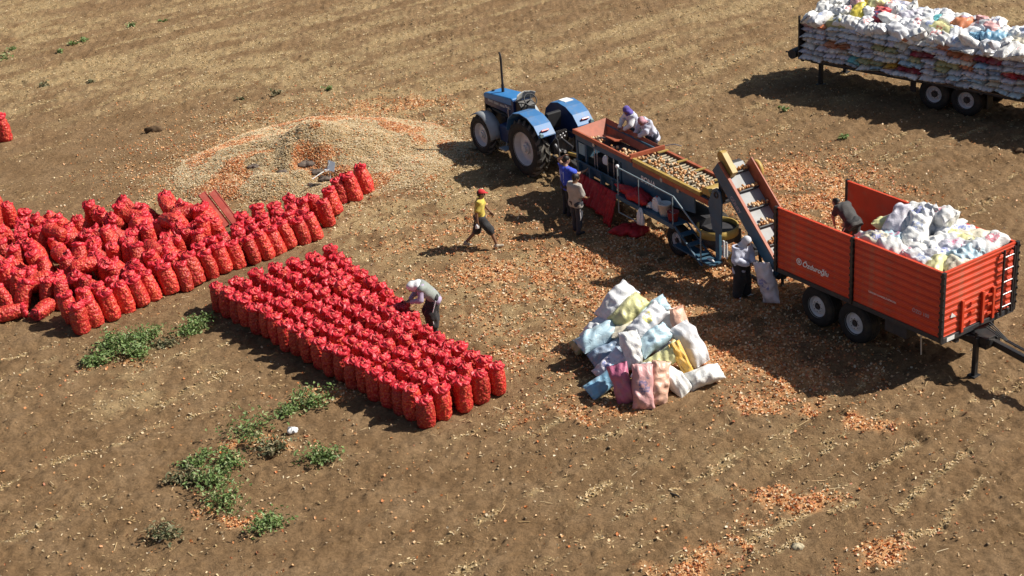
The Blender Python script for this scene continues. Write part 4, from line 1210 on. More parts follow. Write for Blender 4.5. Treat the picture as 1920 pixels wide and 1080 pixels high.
# what the worker stands on and empties
for i, (xx, yy, zz, cl, lab) in enumerate([(0.55, 0.95, 1.32, 'slate blue', 'grey blue sack being emptied at the open rear of the red trailer'), (0.9, 1.45, 1.30, 'pale grey', 'pale grey sack lying under the worker in the red trailer'), (1.15, 1.0, 1.3, 'white', 'white sack lying flat on the trailer floor near the worker'), (1.5, 1.7, 1.32, 'cream', 'cream sack on the trailer floor behind the worker'), (1.55, 0.8, 1.35, 'pale grey', 'grey sack on the trailer floor at the foot of the heap'), (0.4, 1.05, 1.62, 'slate blue', 'crumpled slate blue sack in the hands of the worker in the trailer'), (1.75, 1.25, 1.6, 'pale yellow', 'pale yellow sack at the rear edge of the trailer heap')]):
    woven(PIL[i], (xx, yy, zz), (rnd.uniform(-1, 1), rnd.uniform(-1, 1), 0.1), (0, 0, 1), cl, lab, GT, 0.92, None, TRM)


def core(name, lab, boxes, M_, seed):
    """the unseen inside of a load: many low sacks in one mesh"""
    rs = np.random.RandomState(seed)
    v0, f0, c0 = pillow(400, 0.86, 0.47, 0.22, nu=12, nv=8)
    Vs, Fs, Cs = [], [], []; o = 0
    for (x0, x1, nx, y0, y1, ny, z0, z1, nz) in boxes:
        for a in range(nx):
            for b in range(ny):
                for c_ in range(nz):
                    p_ = np.array([x0 + (x1 - x0) * (a + .5) / nx, y0 + (y1 - y0) * (b + .5) / ny, z0 + (z1 - z0) * (c_ + .5) / nz])
                    vv = v0[:, [1, 0, 2]] * np.array([1, 1, 1.0]) * rs.uniform(0.92, 1.06) + p_ + rs.randn(3) * np.array([0.02, 0.03, 0.008])
                    Vs.append(vv); Fs.append(f0[:, ::-1] + o); Cs.append(c0[:, ::-1] + o); o += len(vv)
    vv = np.concatenate(Vs)
    me = np_mesh(name, vv, [np.concatenate(Fs), np.concatenate(Cs)], M_woven, True)
    ob = link(name, me); ob.matrix_world = M_
    ob.color = (0.62, 0.63, 0.66, 1)
    return tag(ob, lab, 'sacks', kind='stuff')


core('woven_sacks', 'white sacks filling the inside of the red trailer below the heap', [(2.0, 4.8, 6, 0.3, 2.06, 3, 1.17, 1.75, 3), (2.45, 4.75, 5, 0.32, 2.04, 3, 1.75, 2.42, 3)], TRM, 5)

# ------------------------------------------------------------------ flatbed semitrailer stacked with sacks
SY = R(-44.5)
SO = Vector((10.0, 50.57, 0.0))
ST = empty('flatbed_semitrailer', SO, SY)
tag(ST, 'long dark flatbed semitrailer on twin axles stacked high with white sacks', 'semitrailer')
STM = Matrix.Translation(SO) @ Matrix.Rotation(SY, 4, 'Z')
SLn = 10.6
b_ = MB(); b_.b2(-0.05, SLn, 0.70, 0.86, 0.62, 0.92); b_.b2(-0.05, SLn, 1.64, 1.80, 0.62, 0.92)
for k in range(14): b_.b2(k * 0.8, k * 0.8 + 0.08, 0.05, 2.45, 0.86, 0.95)
b_.b2(-0.05, SLn, 0.06, 0.12, 0.90, 0.955); b_.b2(-0.05, SLn, 2.42, 2.48, 0.90, 0.955)
b_.cyl((4.75, 0.3, 0.5), (4.75, 2.2, 0.5), 0.07); b_.cyl((5.85, 0.3, 0.5), (5.85, 2.2, 0.5), 0.07)
b_.b2(4.2, 6.4, 0.66, 0.9, 0.5, 0.62); b_.b2(4.2, 6.4, 1.6, 1.84, 0.5, 0.62)
b_.build('chassis', M_dark, ST)
b_ = MB(); b_.b2(-0.05, SLn, 0.06, 2.44, 0.957, 0.975); b_.build('deck', M_wood, ST)
for yy in (0.02, 0.82, 1.65, 2.44):
    b_ = MB(); b_.b2(-0.10, -0.05, yy, yy + 0.06, 0.92, 2.38); b_.build('end_post', M_black, ST)
b_ = MB(); b_.b2(-0.085, -0.062, 0.08, 2.44, 1.05, 2.2); b_.build('end_board', M_dark, ST)
b_ = MB(); b_.cyl((-0.42, 0.15, 1.0), (-0.42, 0.75, 1.0), 0.16, n=16); b_.b2(-0.4, -0.05, 0.3, 0.36, 0.93, 1.0); b_.b2(-0.4, -0.05, 0.6, 0.66, 0.93, 1.0); b_.cyl((-0.75, 0.3, 1.0), (-0.42, 0.3, 1.0), 0.025); b_.build('end_drum', M_dark, ST)
for yy in (0.45, 1.95):
    b_ = MB(); b_.b2(0.42, 0.54, yy, yy + 0.12, 0.03, 0.92); b_.b2(0.36, 0.60, yy - 0.06, yy + 0.18, 0.0, 0.03); b_.build('landing_leg', M_black, ST)
for xx in (4.75, 5.85):
    for sd_ in (-1, 1):
        wheel(ST, (xx, 0.40 if sd_ < 0 else 2.1, 0.51), 0.51, 0.34, 0.265, sd_, 0, M_rim, 0.11, 0.11)
b_ = MB(); b_.b2(3.9, 4.1, 0.3, 0.32, 0.45, 0.9); b_.b2(6.55, 6.57, 0.25, 0.6, 0.35, 0.9); b_.build('mudflap', M_black, ST)

GS = 'sacks stacked on the flatbed semitrailer'
SCOL = ['white'] * 16 + ['chalk white'] * 7 + ['pale grey'] * 10 + ['lilac'] * 7 + ['pale blue'] * 2 + ['slate blue'] * 1 + ['olive yellow'] * 1 + ['cream'] * 2 + ['orange', 'dark red']
NC, NRW = 18, 7
rs_ = random.Random(4)
special = {(6, 4): 'olive yellow', (7, 4): 'olive yellow', (6, 1): 'olive yellow', (7, 1): 'amber', (5, 1): 'olive yellow', (4, 1): 'turquoise', (8, 1): 'dark red', (9, 1): 'dark red', (9, 4): 'dark red', (10, 4): 'dark red', (2, 3): 'orange', (3, 3): 'orange', (1, 6): 'orange', (0, 6): 'pink', (13, 3): 'orange', (13, 5): 'orange', (11, 2): 'olive yellow', (12, 3): 'olive yellow', (2, 6): 'white', (11, 6): 'orange', (15, 3): 'slate blue', (16, 3): 'red'}
for r_ in range(NRW):
    off = rs_.uniform(-0.1, 0.1)
    for c_ in range(NC):
        cl = special.get((c_, r_)) or rs_.choice(SCOL)
        x = 0.20 + c_ * 0.437 + off + rs_.gauss(0, 0.025)
        p_ = (max(x, 0.2), 0.40 + rs_.gauss(0, 0.03) + 0.02 * r_, 0.955 + 0.09 + r_ * 0.174 + rs_.gauss(0, 0.01))
        woven(FLAT[rs_.randrange(6)], p_, (rs_.gauss(0, 0.09), 1, rs_.gauss(0, 0.04)), (rs_.gauss(0, 0.07), rs_.gauss(0, 0.05), 1), cl,
              '%s sack, %s layer up, %s from left in the truck load side' % (cl, ORD[r_], ORD[c_]), GS, (rs_.uniform(0.96, 1.05), 1.0, 0.92), None, STM)
TOPC = ['white', 'chalk white', 'white', 'chalk white', 'chalk white', 'lilac', 'white', 'chalk white', 'white']
tops = {(0, 2): 'olive yellow', (1, 3): 'yellow', (1, 5): 'red', (1, 10): 'pale yellow', (1, 13): 'sky blue', (1, 14): 'sky blue', (2, 11): 'orange', (2, 9): 'turquoise', (2, 4): 'pale yellow', (3, 4): 'orange', (3, 2): 'orange', (2, 2): 'pink', (3, 12): 'pink', (1, 16): 'cream', (2, 3): 'yellow', (1, 1): 'chalk white', (2, 13): 'pink'}
for j, (yy, zz) in enumerate(((0.42, 2.28), (0.95, 2.42), (1.55, 2.50), (2.1, 2.42))):
    for i in range(18):
        cl = tops.get((j, i)) or rs_.choice(TOPC)
        lift = 0.16 * max(0, 1 - abs(i - 3) / 4) - 0.008 * max(0, i - 6)
        p_ = (0.25 + i * 0.43 + rs_.gauss(0, 0.06), yy + rs_.gauss(0, 0.06), zz + lift * (j > 0) - 0.03 + rs_.uniform(-0.08, 0.08))
        a = rs_.uniform(0, 6.28)
        woven(PIL[rs_.randrange(10)], p_, (math.cos(a), math.sin(a), rs_.gauss(0, 0.28)), (rs_.gauss(0, 0.3), rs_.gauss(-0.2, 0.3), 1), cl,
              '%s sack topping the truck load, %s from left in the %s line' % (cl, ORD[i], ('near edge', 'second', 'ridge', 'far')[j]), GS, rs_.uniform(0.84, 1.0), rs_.choice([None, None, (0.2, 0.3, 0.6), (0.7, 0.1, 0.1)]), STM)
core('woven_sacks', 'white sacks filling the middle and hidden end of the truck load', [(0.1, 7.9, 16, 0.8, 2.45, 2, 1.0, 2.28, 7), (7.9, 10.5, 6, 0.05, 2.45, 3, 1.0, 2.28, 7)], STM, 6)

# ------------------------------------------------------------------ tractor
M_tdust = mat('dusty_blue_fender', (0.05, 0.17, 0.38), 0.5, 0, 0.1, 3, dirt=0.75, dirtcol=(0.20, 0.20, 0.21))
TC = empty('tractor', (1.55, 44.78, 0.0), R(121.8))
tag(TC, 'blue open tractor without cab, tall black exhaust pipe and grey wheel rims', 'tractor')
for s_ in (1, -1):
    wheel(TC, (0.2, s_ * 0.74, 0.85), 0.84, 0.46, 0.50, s_, 19, M_rim, 0.17, 0.17, 48)
    wheel(TC, (2.64, s_ * 0.74, 0.62), 0.61, 0.36, 0.37, s_, 16, M_rim, 0.13, 0.12, 44)
b_ = MB()
b_.b2(-0.35, 0.75, -0.24, 0.24, 0.62, 1.15); b_.b2(0.7, 1.8, -0.2, 0.2, 0.55, 1.0); b_.b2(1.75, 3.1, -0.2, 0.2, 0.62, 1.35)
b_.cyl((0.2, -0.7, 0.85), (0.2, 0.7, 0.85), 0.14); b_.cyl((2.64, -0.7, 0.62), (2.64, 0.7, 0.62), 0.09)
b_.b2(2.45, 3.25, -0.14, 0.14, 0.5, 0.7); b_.cyl((2.0, 0.22, 1.2), (2.9, 0.22, 1.25), 0.05); b_.b2(2.1, 2.35, 0.2, 0.30, 0.9, 1.2)
b_.b2(3.1, 3.35, -0.25, 0.25, 0.55, 0.95); b_.cyl((3.0, -0.3, 1.1), (3.0, 0.3, 1.1), 0.16, n=16)
b_.build('gearbox', M_dark, TC, 0.012)
b_ = MB()
b_.prism([(1.62, 1.66), (3.20, 1.55), (3.26, 1.60), (3.22, 1.70), (3.05, 1.755), (1.66, 1.90), (1.60, 1.86)], -0.33, 0.33)
hood = b_.build('hood', M_tblue, TC, 0.035)
b_ = MB()
for s_ in (1, -1):
    b_.prism([(1.64, 1.20), (2.05, 1.36), (3.18, 1.36), (3.2, 1.56), (1.64, 1.67)], s_ * 0.295, s_ * 0.325)
b_.prism([(1.55, 1.1), (1.68, 1.1), (1.68, 1.85), (1.55, 1.82)], -0.33, 0.33)
b_.build('hood_side', M_navy, TC, 0.008)
b_ = MB()
for s_ in (1, -1):
    for k in range(3): b_.b2(2.05 + 0.33 * k, 2.32 + 0.33 * k, s_ * 0.326, s_ * 0.332, 1.50, 1.575)
b_.build('hood_stripe', M_fend, TC)
lettering('lettering', '70-66S', 0.11, M_letter, TC, (1.88, 0.329, 1.56), (R(90), R(2), R(180)))
b_ = MB(); b_.b2(3.18, 3.24, -0.30, 0.30, 0.98, 1.56)
for k in range(7): b_.b2(3.235, 3.26, -0.28, 0.28, 1.02 + 0.07 * k, 1.05 + 0.07 * k)
gr = b_.build('grille', M_black, TC, 0.006)
for s_ in (1, -1):
    b_ = MB(); b_.cyl((3.23, s_ * 0.19, 1.49), (3.27, s_ * 0.19, 1.49), 0.065, n=14); b_.build('headlight', M_glass, TC)
b_ = MB(); b_.cyl((2.6, 0.0, 1.75), (2.6, 0.0, 2.05), 0.048, n=14); b_.cyl((2.6, 0.0, 2.05), (2.6, 0.0, 2.85), 0.036, n=12); b_.tube([(2.6, 0, 2.85), (2.615, 0, 2.95), (2.66, 0, 3.05)], 0.034, 10)
b_.build('exhaust_pipe', M_black, TC)
b_ = MB(); b_.cyl((2.98, 0.12, 1.74), (2.98, 0.12, 1.80), 0.05, n=12); b_.build('filler_cap', M_black, TC)
b_ = MB(); b_.b2(1.05, 2.0, 0.28, 0.62, 0.55, 1.08); b_.build('fuel_tank', M_navy, TC, 0.05)
b_ = MB(); b_.b2(0.9, 1.6, -0.6, 0.6, 1.02, 1.06); b_.b2(1.35, 1.7, 0.55, 0.85, 0.42, 0.46); b_.cyl((1.4, 0.6, 0.45), (1.4, 0.6, 1.0), 0.02); b_.cyl((1.65, 0.6, 0.45), (1.65, 0.6, 1.0), 0.02); b_.build('step', M_fend, TC, 0.006)
b_ = MB(); b_.tube([(1.78, 0.36, 0.75), (1.80, 0.37, 1.5), (1.74, 0.36, 1.62)], 0.016, 6); b_.build('hand_rail', M_steel, TC)
b_ = MB(); b_.prism([(1.2, 1.05), (1.55, 1.05), (1.55, 1.80), (1.42, 1.84), (1.25, 1.7)], -0.26, 0.26); b_.build('dashboard', M_black, TC, 0.02)
b_ = MB()
vs = []; fs = []
for i in range(9):
    for j in range(5):
        a = -0.9 + 1.8 * i / 8
        vs.append((1.52 - 0.10 * (1 - math.cos(a)) * 3 - 0.03 * j + 0.02 * rnd.random(), 0.34 * math.sin(a) / math.sin(0.9), 1.82 + 0.075 * j * (1 - 0.25 * abs(a)) + 0.02 * rnd.random()))
for i in range(8):
    for j in range(4): fs.append((i * 5 + j, (i + 1) * 5 + j, (i + 1) * 5 + j + 1, i * 5 + j + 1))
b_.add(vs, fs, True)
wsc = b_.build('windscreen', mat('dusty_plastic', (0.42, 0.42, 0.40), 0.25, 0, 0.2, 8), TC)
md = wsc.modifiers.new('thickness', 'SOLIDIFY'); md.thickness = 0.006
b_ = MB(); b_.cyl((1.32, 0, 1.75), (1.10, 0, 1.92), 0.025)
q = (Vector((1.10, 0, 1.92)) - Vector((1.32, 0, 1.75))).normalized()
b_.lathe([(0.19, -0.014), (0.218, -0.014), (0.218, 0.014), (0.19, 0.014)], (1.10, 0, 1.92), q, 28)
for k in range(3):
    a = 2 * PI * k / 3; e1 = q.orthogonal().normalized(); e2 = q.cross(e1); d_ = e1 * math.cos(a) + e2 * math.sin(a)
    b_.cyl(Vector((1.10, 0, 1.92)), Vector((1.10, 0, 1.92)) + d_ * 0.2, 0.012, n=6)
b_.build('steering_wheel', M_black, TC)
b_ = MB(); b_.b2(-0.05, 0.45, -0.25, 0.25, 1.30, 1.42); b_.prism([(-0.08, 1.36), (0.06, 1.38), (-0.02, 1.85), (-0.14, 1.83)], -0.25, 0.25); b_.b2(0.05, 0.35, -0.15, 0.15, 1.1, 1.3)
b_.b2(0.0, 0.4, 0.27, 0.33, 1.55, 1.60); b_.b2(0.0, 0.4, -0.33, -0.27, 1.55, 1.60)
b_.build('driver_seat', M_seat, TC, 0.03)
prof = [(1.02, 1.25), (0.90, 1.62), (0.62, 1.86), (0.25, 1.95), (-0.15, 1.90), (-0.48, 1.74), (-0.74, 1.46)]
for s_ in (1, -1):
    b_ = MB(); n = len(prof)
    y0, y1 = s_ * 0.40, s_ * 0.98
    vs = []
    for (a, z) in prof: vs += [(a, y0, z), (a, y1, z), (a, y1 - s_ * 0.0, z - 0.03), (a, y0, z - 0.03)]
    fs = []
    for i in range(n - 1):
        for k in range(4): fs.append((i * 4 + k, i * 4 + (k + 1) % 4, (i + 1) * 4 + (k + 1) % 4, (i + 1) * 4 + k))
    fs += [(0, 1, 2, 3), ((n - 1) * 4, (n - 1) * 4 + 3, (n - 1) * 4 + 2, (n - 1) * 4 + 1)]
    b_.add(vs, fs)
    fe = b_.build('rear_fender', M_tdust, TC, 0.012)
    b_ = MB(); b_.prism([(a, z - 0.015) for a, z in prof] + [(-0.72, 1.3), (-0.4, 1.0), (0.6, 1.0), (1.0, 1.15)], s_ * 0.395, s_ * 0.425); b_.build('inner_guard', M_navy, fe)
    b_ = MB(); b_.b2(0.45, -0.3, s_ * 0.46, s_ * 0.92, 1.955, 1.962); 
    b_ = MB(); b_.box((-0.66, s_ * 0.72, 1.60), (0.05, 0.26, 0.09), Matrix.Rotation(R(-48), 3, 'Y')); b_.build('tail_lamp', M_lamp, TC, 0.01)
    b_ = MB(); b_.cyl((-0.70, s_ * 0.9, 1.52), (-0.78, s_ * 0.9, 1.50), 0.06, n=12); b_.build('work_lamp', M_glass, TC)
    if s_ < 0:
        b_ = MB(); b_.prism([(0.42, -0.55), (0.42, -0.85), (0.12, -0.88), (0.12, -0.58)], 1.935, 1.955, 'xy'); b_.build('paper_sheet', M_white, fe)
    # front fender
    b_ = MB(); vs = []; fs = []; n = 10
    for i in range(n):
        a = R(178 - 128 * i / (n - 1)); rr = 0.70
        for (yy, dr) in ((s_ * 0.52, -0.02), (s_ * 0.72, 0.02), (s_ * 0.96, -0.01)):
            vs.append((2.64 + (rr + dr) * math.cos(a), yy, 0.62 + (rr + dr) * math.sin(a)))
    for i in range(n - 1):
        for k in range(2): fs.append((i * 3 + k, i * 3 + k + 1, (i + 1) * 3 + k + 1, (i + 1) * 3 + k))
    b_.add(vs, fs, True)
    o = b_.build('front_fender', M_fend, TC); md = o.modifiers.new('thickness', 'SOLIDIFY'); md.thickness = 0.02
    b_ = MB(); b_.cyl((2.64, s_ * 0.4, 0.75), (2.45, s_ * 0.72, 1.28), 0.02); b_.build('fender_stay', M_dark, TC)
# three point linkage
b_ = MB()
for s_ in (1, -1):
    b_.tube([(-0.35, s_ * 0.28, 0.62), (-1.15, s_ * 0.42, 0.55)], 0.032, 8)
    b_.tube([(-0.25, s_ * 0.24, 1.28), (-0.72, s_ * 0.34, 1.22), (-0.85, s_ * 0.38, 0.60)], 0.026, 8)
    b_.ball((-1.15, s_ * 0.42, 0.55), 0.06)
b_.tube([(-0.38, 0, 1.12), (-1.0, 0, 0.98)], 0.035, 8)
b_.b2(-0.45, -0.3, -0.22, 0.22, 1.1, 1.32)
for k in range(6): b_.cyl((-0.4, -0.15 + 0.06 * k, 1.35), (-0.5, -0.15 + 0.06 * k, 1.35), 0.02, n=6)
b_.b2(-0.9, -0.3, -0.05, 0.05, 0.42, 0.48)
b_.build('linkage_arm', M_dark, TC)
b_ = MB()
for k in range(5): b_.ball((-0.46 - 0.03 * k, -0.14 + 0.07 * k, 1.28 - 0.1 * (k % 2)), 0.032)
b_.cyl((-0.35, 0, 0.72), (-0.6, 0, 0.74), 0.05); b_.cyl((-0.5, 0.28, 1.0), (-0.78, 0.3, 0.85), 0.04)
b_.build('coupling', M_steel, TC)

# ------------------------------------------------------------------ onion grader with elevator
MY = math.atan2(-0.88294759, 0.46947156)
MOx = Vector((2.11, 42.76, 0.0))
MA = empty('onion_grader', MOx, MY)
tag(MA, 'long blue onion grading machine with rust red hopper, roller table and steep elevator', 'grading machine')
MAM = Matrix.Translation(MOx) @ Matrix.Rotation(MY, 4, 'Z')
ZT = 1.95
b_ = MB()
b_.b2(-0.2, 7.3, 0.10, 0.22, 0.45, 0.60); b_.b2(-0.2, 7.3, 0.83, 0.95, 0.45, 0.60)
for xx in (-0.2, 1.2, 2.6, 4.2, 5.9, 7.2): b_.b2(xx, xx + 0.1, 0.22, 0.83, 0.46, 0.58)
b_.prism([(-0.2, 0.15), (-0.2, 0.30), (-1.15, 0.58), (-1.15, 0.46)], 0.44, 0.58, 'xy'); b_.prism([(-0.2, 0.90), (-0.2, 0.75), (-1.15, 0.48), (-1.15, 0.60)], 0.44, 0.58, 'xy')
b_.cyl((5.2, -0.15, 0.42), (5.2, 1.2, 0.42), 0.06)
b_.build('chassis', M_dark, MA, 0.006)
b_ = MB(); b_.cyl((-1.3, 0.52, 0.72), (-0.1, 0.52, 0.9), 0.05); b_.build('drive_shaft', M_yel, MA)
for s_, yy in ((-1, -0.12), (1, 1.17)): wheel(MA, (5.2, yy, 0.42), 0.42, 0.26, 0.22, s_, 0, M_rim, 0.09, 0.06)
# blue side walls
for nm, y0, y1 in (('side_plate', 0.0, 0.04), ('side_plate', 0.96, 1.0)):
    b_ = MB(); b_.prism([(2.35, 1.05), (4.1, 1.08), (5.72, 1.30), (5.72, ZT - 0.03), (2.35, ZT - 0.03)], y0, y1); b_.build(nm, M_bluem, MA, 0.006)
    b_ = MB(); b_.b2(0.0, 2.35, y0, y1, 1.66, ZT - 0.03); b_.build('upper_band', M_bluem, MA, 0.006)
    b_ = MB(); b_.b2(5.72, 6.6, y0, y1, 1.72, ZT - 0.06); b_.build('upper_band', M_bluem, MA, 0.006)
    for xx in (0.0, 0.48, 2.2):
        b_ = MB(); b_.b2(xx, xx + 0.09, y0 - 0.006, y1 + 0.006, 0.58, 1.66); b_.build('frame_post', M_bluem, MA, 0.006)
    b_ = MB()
    for xx in (0.95, 1.08, 1.62, 1.92): b_.cyl((xx, (y0 + y1) / 2, 1.05), (xx, (y0 + y1) / 2, 1.66), 0.014, n=8)
    b_.build('guard_bar', M_steel, MA)
b_ = MB(); b_.b2(0.0, 0.04, 0.04, 0.96, 0.7, ZT - 0.05); b_.build('end_plate', M_bluem, MA)
b_ = MB(); b_.b2(0.13, 0.44, 0.01, 0.025, 1.28, 1.62); b_.build('window_pane', M_glass, MA)
b_ = MB(); b_.b2(0.06, 5.7, 0.14, 0.86, 0.85, 1.05); b_.b2(0.6, 2.1, 0.2, 0.8, 1.05, 1.35); b_.b2(5.75, 6.5, 0.12, 0.88, 0.62, 0.9); b_.build('inner_shade_box', M_dark, MA)  # dark boxes added to stand for the shade inside the open bays
b_ = MB(); b_.box((1.25, -0.04, 0.98), (2.3, 0.03, 0.34), Matrix.Rotation(R(18), 3, 'X')); b_.build('chute_plate', M_bluem, MA, 0.006)
for k in range(4):
    b_ = MB(); b_.box((0.35 + 0.58 * k, -0.10, 0.93), (0.05, 0.14, 0.36)); b_.build('chute_divider', M_bluem, MA, 0.004)
lettering('lettering', 'BONA', 0.24, M_letter, MA, (3.63, -0.004, 1.50), (R(90), 0, 0), 0, 0.004)
for xx, zz in ((1.02, 1.80), (4.30, 1.78), (5.05, 1.72)):
    b_ = MB(); b_.cyl((xx, -0.05, zz), (xx, 0.0, zz), 0.055, n=14); b_.build('bearing_cap', M_steel, MA)
# hopper
b_ = MB(); b_.add([(-0.03, -0.06, ZT + 0.02), (2.95, -0.06, ZT + 0.02), (2.95, 0.16, ZT - 0.16), (0.2, 0.16, ZT - 0.22), (-0.03, -0.03, ZT - 0.02), (2.95, -0.03, ZT - 0.02), (2.95, 0.14, ZT - 0.20), (0.2, 0.14, ZT - 0.26)], [(0, 1, 2, 3), (4, 7, 6, 5), (0, 4, 5, 1), (1, 5, 6, 2), (2, 6, 7, 3), (3, 7, 4, 0)])
b_.b2(-0.03, 2.95, -0.075, -0.02, ZT - 0.09, ZT + 0.03)
b_.build('hopper_wall', M_rust, MA, 0.004)
b_ = MB(); b_.add([(-0.03, -0.06, ZT + 0.02), (-0.03, 1.06, ZT + 0.10), (0.3, 0.88, ZT - 0.25), (0.3, 0.14, ZT - 0.25), (0.0, -0.06, ZT - 0.02), (0.0, 1.06, ZT + 0.06), (0.33, 0.88, ZT - 0.29), (0.33, 0.14, ZT - 0.29)], [(0, 3, 2, 1), (4, 5, 6, 7), (0, 1, 5, 4), (1, 2, 6, 5), (2, 3, 7, 6), (3, 0, 4, 7)]); b_.build('hopper_wall', M_rust, MA, 0.004)
b_ = MB(); b_.add([(-0.03, 1.06, ZT + 0.10), (2.7, 1.06, ZT + 0.04), (2.7, 0.86, ZT - 0.25), (0.3, 0.86, ZT - 0.25), (-0.03, 1.09, ZT + 0.08), (2.7, 1.09, ZT + 0.02), (2.7, 0.89, ZT - 0.28), (0.3, 0.89, ZT - 0.28)], [(0, 1, 2, 3), (4, 7, 6, 5), (0, 4, 5, 1), (1, 5, 6, 2), (2, 6, 7, 3), (3, 7, 4, 0)]); b_.build('hopper_wall', M_rust, MA, 0.004)
b_ = MB(); b_.box((0.95, 0.66, ZT - 0.14), (0.62, 0.34, 0.03), Matrix.Rotation(R(-14), 3, 'X')); b_.build('hopper_flap', M_rust, MA)
b_ = MB(); b_.box((2.85, 0.52, ZT + 0.05), (0.06, 1.12, 0.12)); b_.build('hopper_crossbar', M_rust, MA, 0.006)
b_ = MB(); b_.b2(0.3, 2.9, 0.14, 0.88, ZT - 0.34, ZT - 0.28); b_.build('hopper_floor', M_dark, MA)
# roller table
for y0 in (-0.05, 0.95):
    b_ = MB(); b_.b2(2.96, 6.02, y0, y0 + 0.09, ZT - 0.06, ZT + 0.04); b_.build('side_rail', M_yel if y0 < 0 else M_rust, MA, 0.006)
    b_ = MB(); b_.b2(2.96, 6.55, y0 + 0.01, y0 + 0.08, ZT - 0.20, ZT - 0.07); b_.build('lower_rail', M_rust, MA, 0.004)
rb = MB(); rb.cyl((0, 0.05, 0), (0, 0.94, 0), 0.036, n=10)
r0 = None
for k in range(21):
    if r0 is None: r0 = rb.build('roller', mat('worn_roller', (0.30, 0.25, 0.17), 0.5, 0, 0.2, 8, dirt=0.4), MA); o = r0
    else: o = share(r0, 'roller', MA)
    o.location = (3.04 + 0.148 * k, 0, ZT - 0.05)
b_ = MB(); b_.b2(2.96, 6.4, 0.05, 0.94, ZT - 0.28, ZT - 0.22); b_.build('table_floor', M_dark, MA)
for xx in (3.05, 3.95, 4.75, 5.6):
    b_ = MB(); b_.b2(xx, xx + 0.07, 0.70, 1.03, ZT + 0.035, ZT + 0.065); b_.build('cross_tie', M_yel, MA)
# head of the machine
b_ = MB(); b_.prism([(6.60, 1.15), (6.95, 1.15), (7.0, 2.0), (6.93, 2.28), (6.78, 2.36), (6.63, 2.28), (6.42, 1.85)], -0.09, -0.05); b_.build('support_plate', M_bluem, MA, 0.006)
b_ = MB(); b_.b2(6.70, 6.86, -0.08, 0.0, 0.35, 1.2); b_.build('frame_post', M_bluem, MA, 0.006)
b_ = MB(); b_.lathe([(0.05, -0.012), (0.09, -0.012), (0.09, 0.012), (0.05, 0.012)], (6.78, -0.095, 2.18), (0, 1, 0), 20); b_.build('bearing_ring', M_black, MA)
b_ = MB(); b_.prism([(6.60, 0.6), (6.95, 0.6), (7.0, 2.0), (6.78, 2.36), (6.42, 1.85)], 1.02, 1.06); b_.build('support_plate', M_bluem, MA, 0.006)
b_ = MB(); b_.prism([(6.22 + 0.20 * math.cos(R(a)), ZT + 0.02 + 0.20 * math.sin(R(a))) for a in range(0, 181, 20)], 0.0, 0.9); b_.build('drum_guard', M_yel, MA, 0.006)
b_ = MB()
b_.lathe([(0.50, -0.11), (0.54, -0.11), (0.54, 0.11), (0.50, 0.11)], (6.12, 0.42, 0.90), (0, 0, 1), 36)
b_.build('drum_band', M_yel, MA)
b_ = MB(); b_.cyl((6.12, 0.42, 0.62), (6.12, 0.42, 0.86), 0.45, n=32); b_.build('drum', M_dark, MA)
b_ = MB(); b_.prism([(6.95, 0.42), (7.85, 0.40), (7.6, 0.95)], 0.1, 0.16); b_.cyl((6.95, 0.1, 0.46), (7.9, -0.1, 0.30), 0.045); b_.cyl((7.1, 0.0, 0.5), (7.6, 0.0, 1.1), 0.035); b_.build('tow_strut', M_yel, MA)
for xx in (6.98, 7.1): 
    b_ = MB(); b_.b2(xx, xx + 0.06, -0.06, -0.03, 0.55, 1.0); b_.build('flap_strip', M_bag, MA)
# platform and stairs
b_ = MB(); b_.b2(2.75, 5.42, -0.46, -0.02, 0.94, 0.98); b_.b2(2.75, 5.42, -0.48, -0.44, 0.88, 1.0); b_.b2(5.30, 6.95, -0.42, -0.03, 0.36, 0.40); b_.build('platform', M_bluem, MA, 0.004)
b_ = MB(); b_.prism([(5.38, 0.98), (5.46, 0.98), (6.66, 0.30), (6.58, 0.28)], -0.47, -0.43); b_.prism([(5.38, 0.98), (5.46, 0.98), (6.66, 0.30), (6.58, 0.28)], -0.06, -0.03); st = b_.build('stair', M_bluem, MA)
for k in range(3):
    b_ = MB(); xx = 5.62 + 0.32 * k; zz = 0.80 - 0.17 * k; b_.b2(xx, xx + 0.2, -0.44, -0.05, zz, zz + 0.03); b_.build('tread', M_bluem, st)
b_ = MB()
b_.tube([(2.85, -0.46, 0.5), (2.85, -0.46, 1.80), (5.45, -0.46, 1.80), (6.60, -0.46, 1.18), (6.60, -0.46, 0.40)], 0.02, 8)
b_.tube([(3.85, -0.46, 0.55), (3.85, -0.46, 1.80)], 0.014, 6); b_.tube([(5.40, -0.46, 0.98), (5.40, -0.46, 1.80)], 0.016, 6); b_.tube([(2.85, -0.46, 0.5), (4.0, -0.46, 0.52)], 0.018, 6)
b_.build('handrail', mat('grey_rail', (0.24, 0.30, 0.33), 0.45, 0, 0.1, 5), MA)
b_ = MB(); b_.ball((2.85, -0.46, 1.83), 0.055); b_.build('work_lamp', M_bag, MA)
# far side standing board with rail
b_ = MB(); b_.b2(0.3, 2.9, 1.02, 1.62, 1.06, 1.10); b_.b2(0.4, 0.46, 1.55, 1.6, 0.03, 1.06); b_.b2(2.7, 2.76, 1.55, 1.6, 0.03, 1.06); b_.build('standing_board', M_dark, MA)
b_ = MB(); b_.tube([(0.7, 1.06, ZT + 0.05), (0.7, 1.06, ZT + 0.3), (1.0, 1.12, ZT + 0.3), (1.0, 1.06, ZT + 0.05)], 0.014, 6); b_.tube([(2.6, 1.06, ZT), (3.0, 1.3, ZT + 0.12), (3.2, 1.4, ZT + 0.1)], 0.014, 6); b_.build('hand_rail', M_steel, MA)
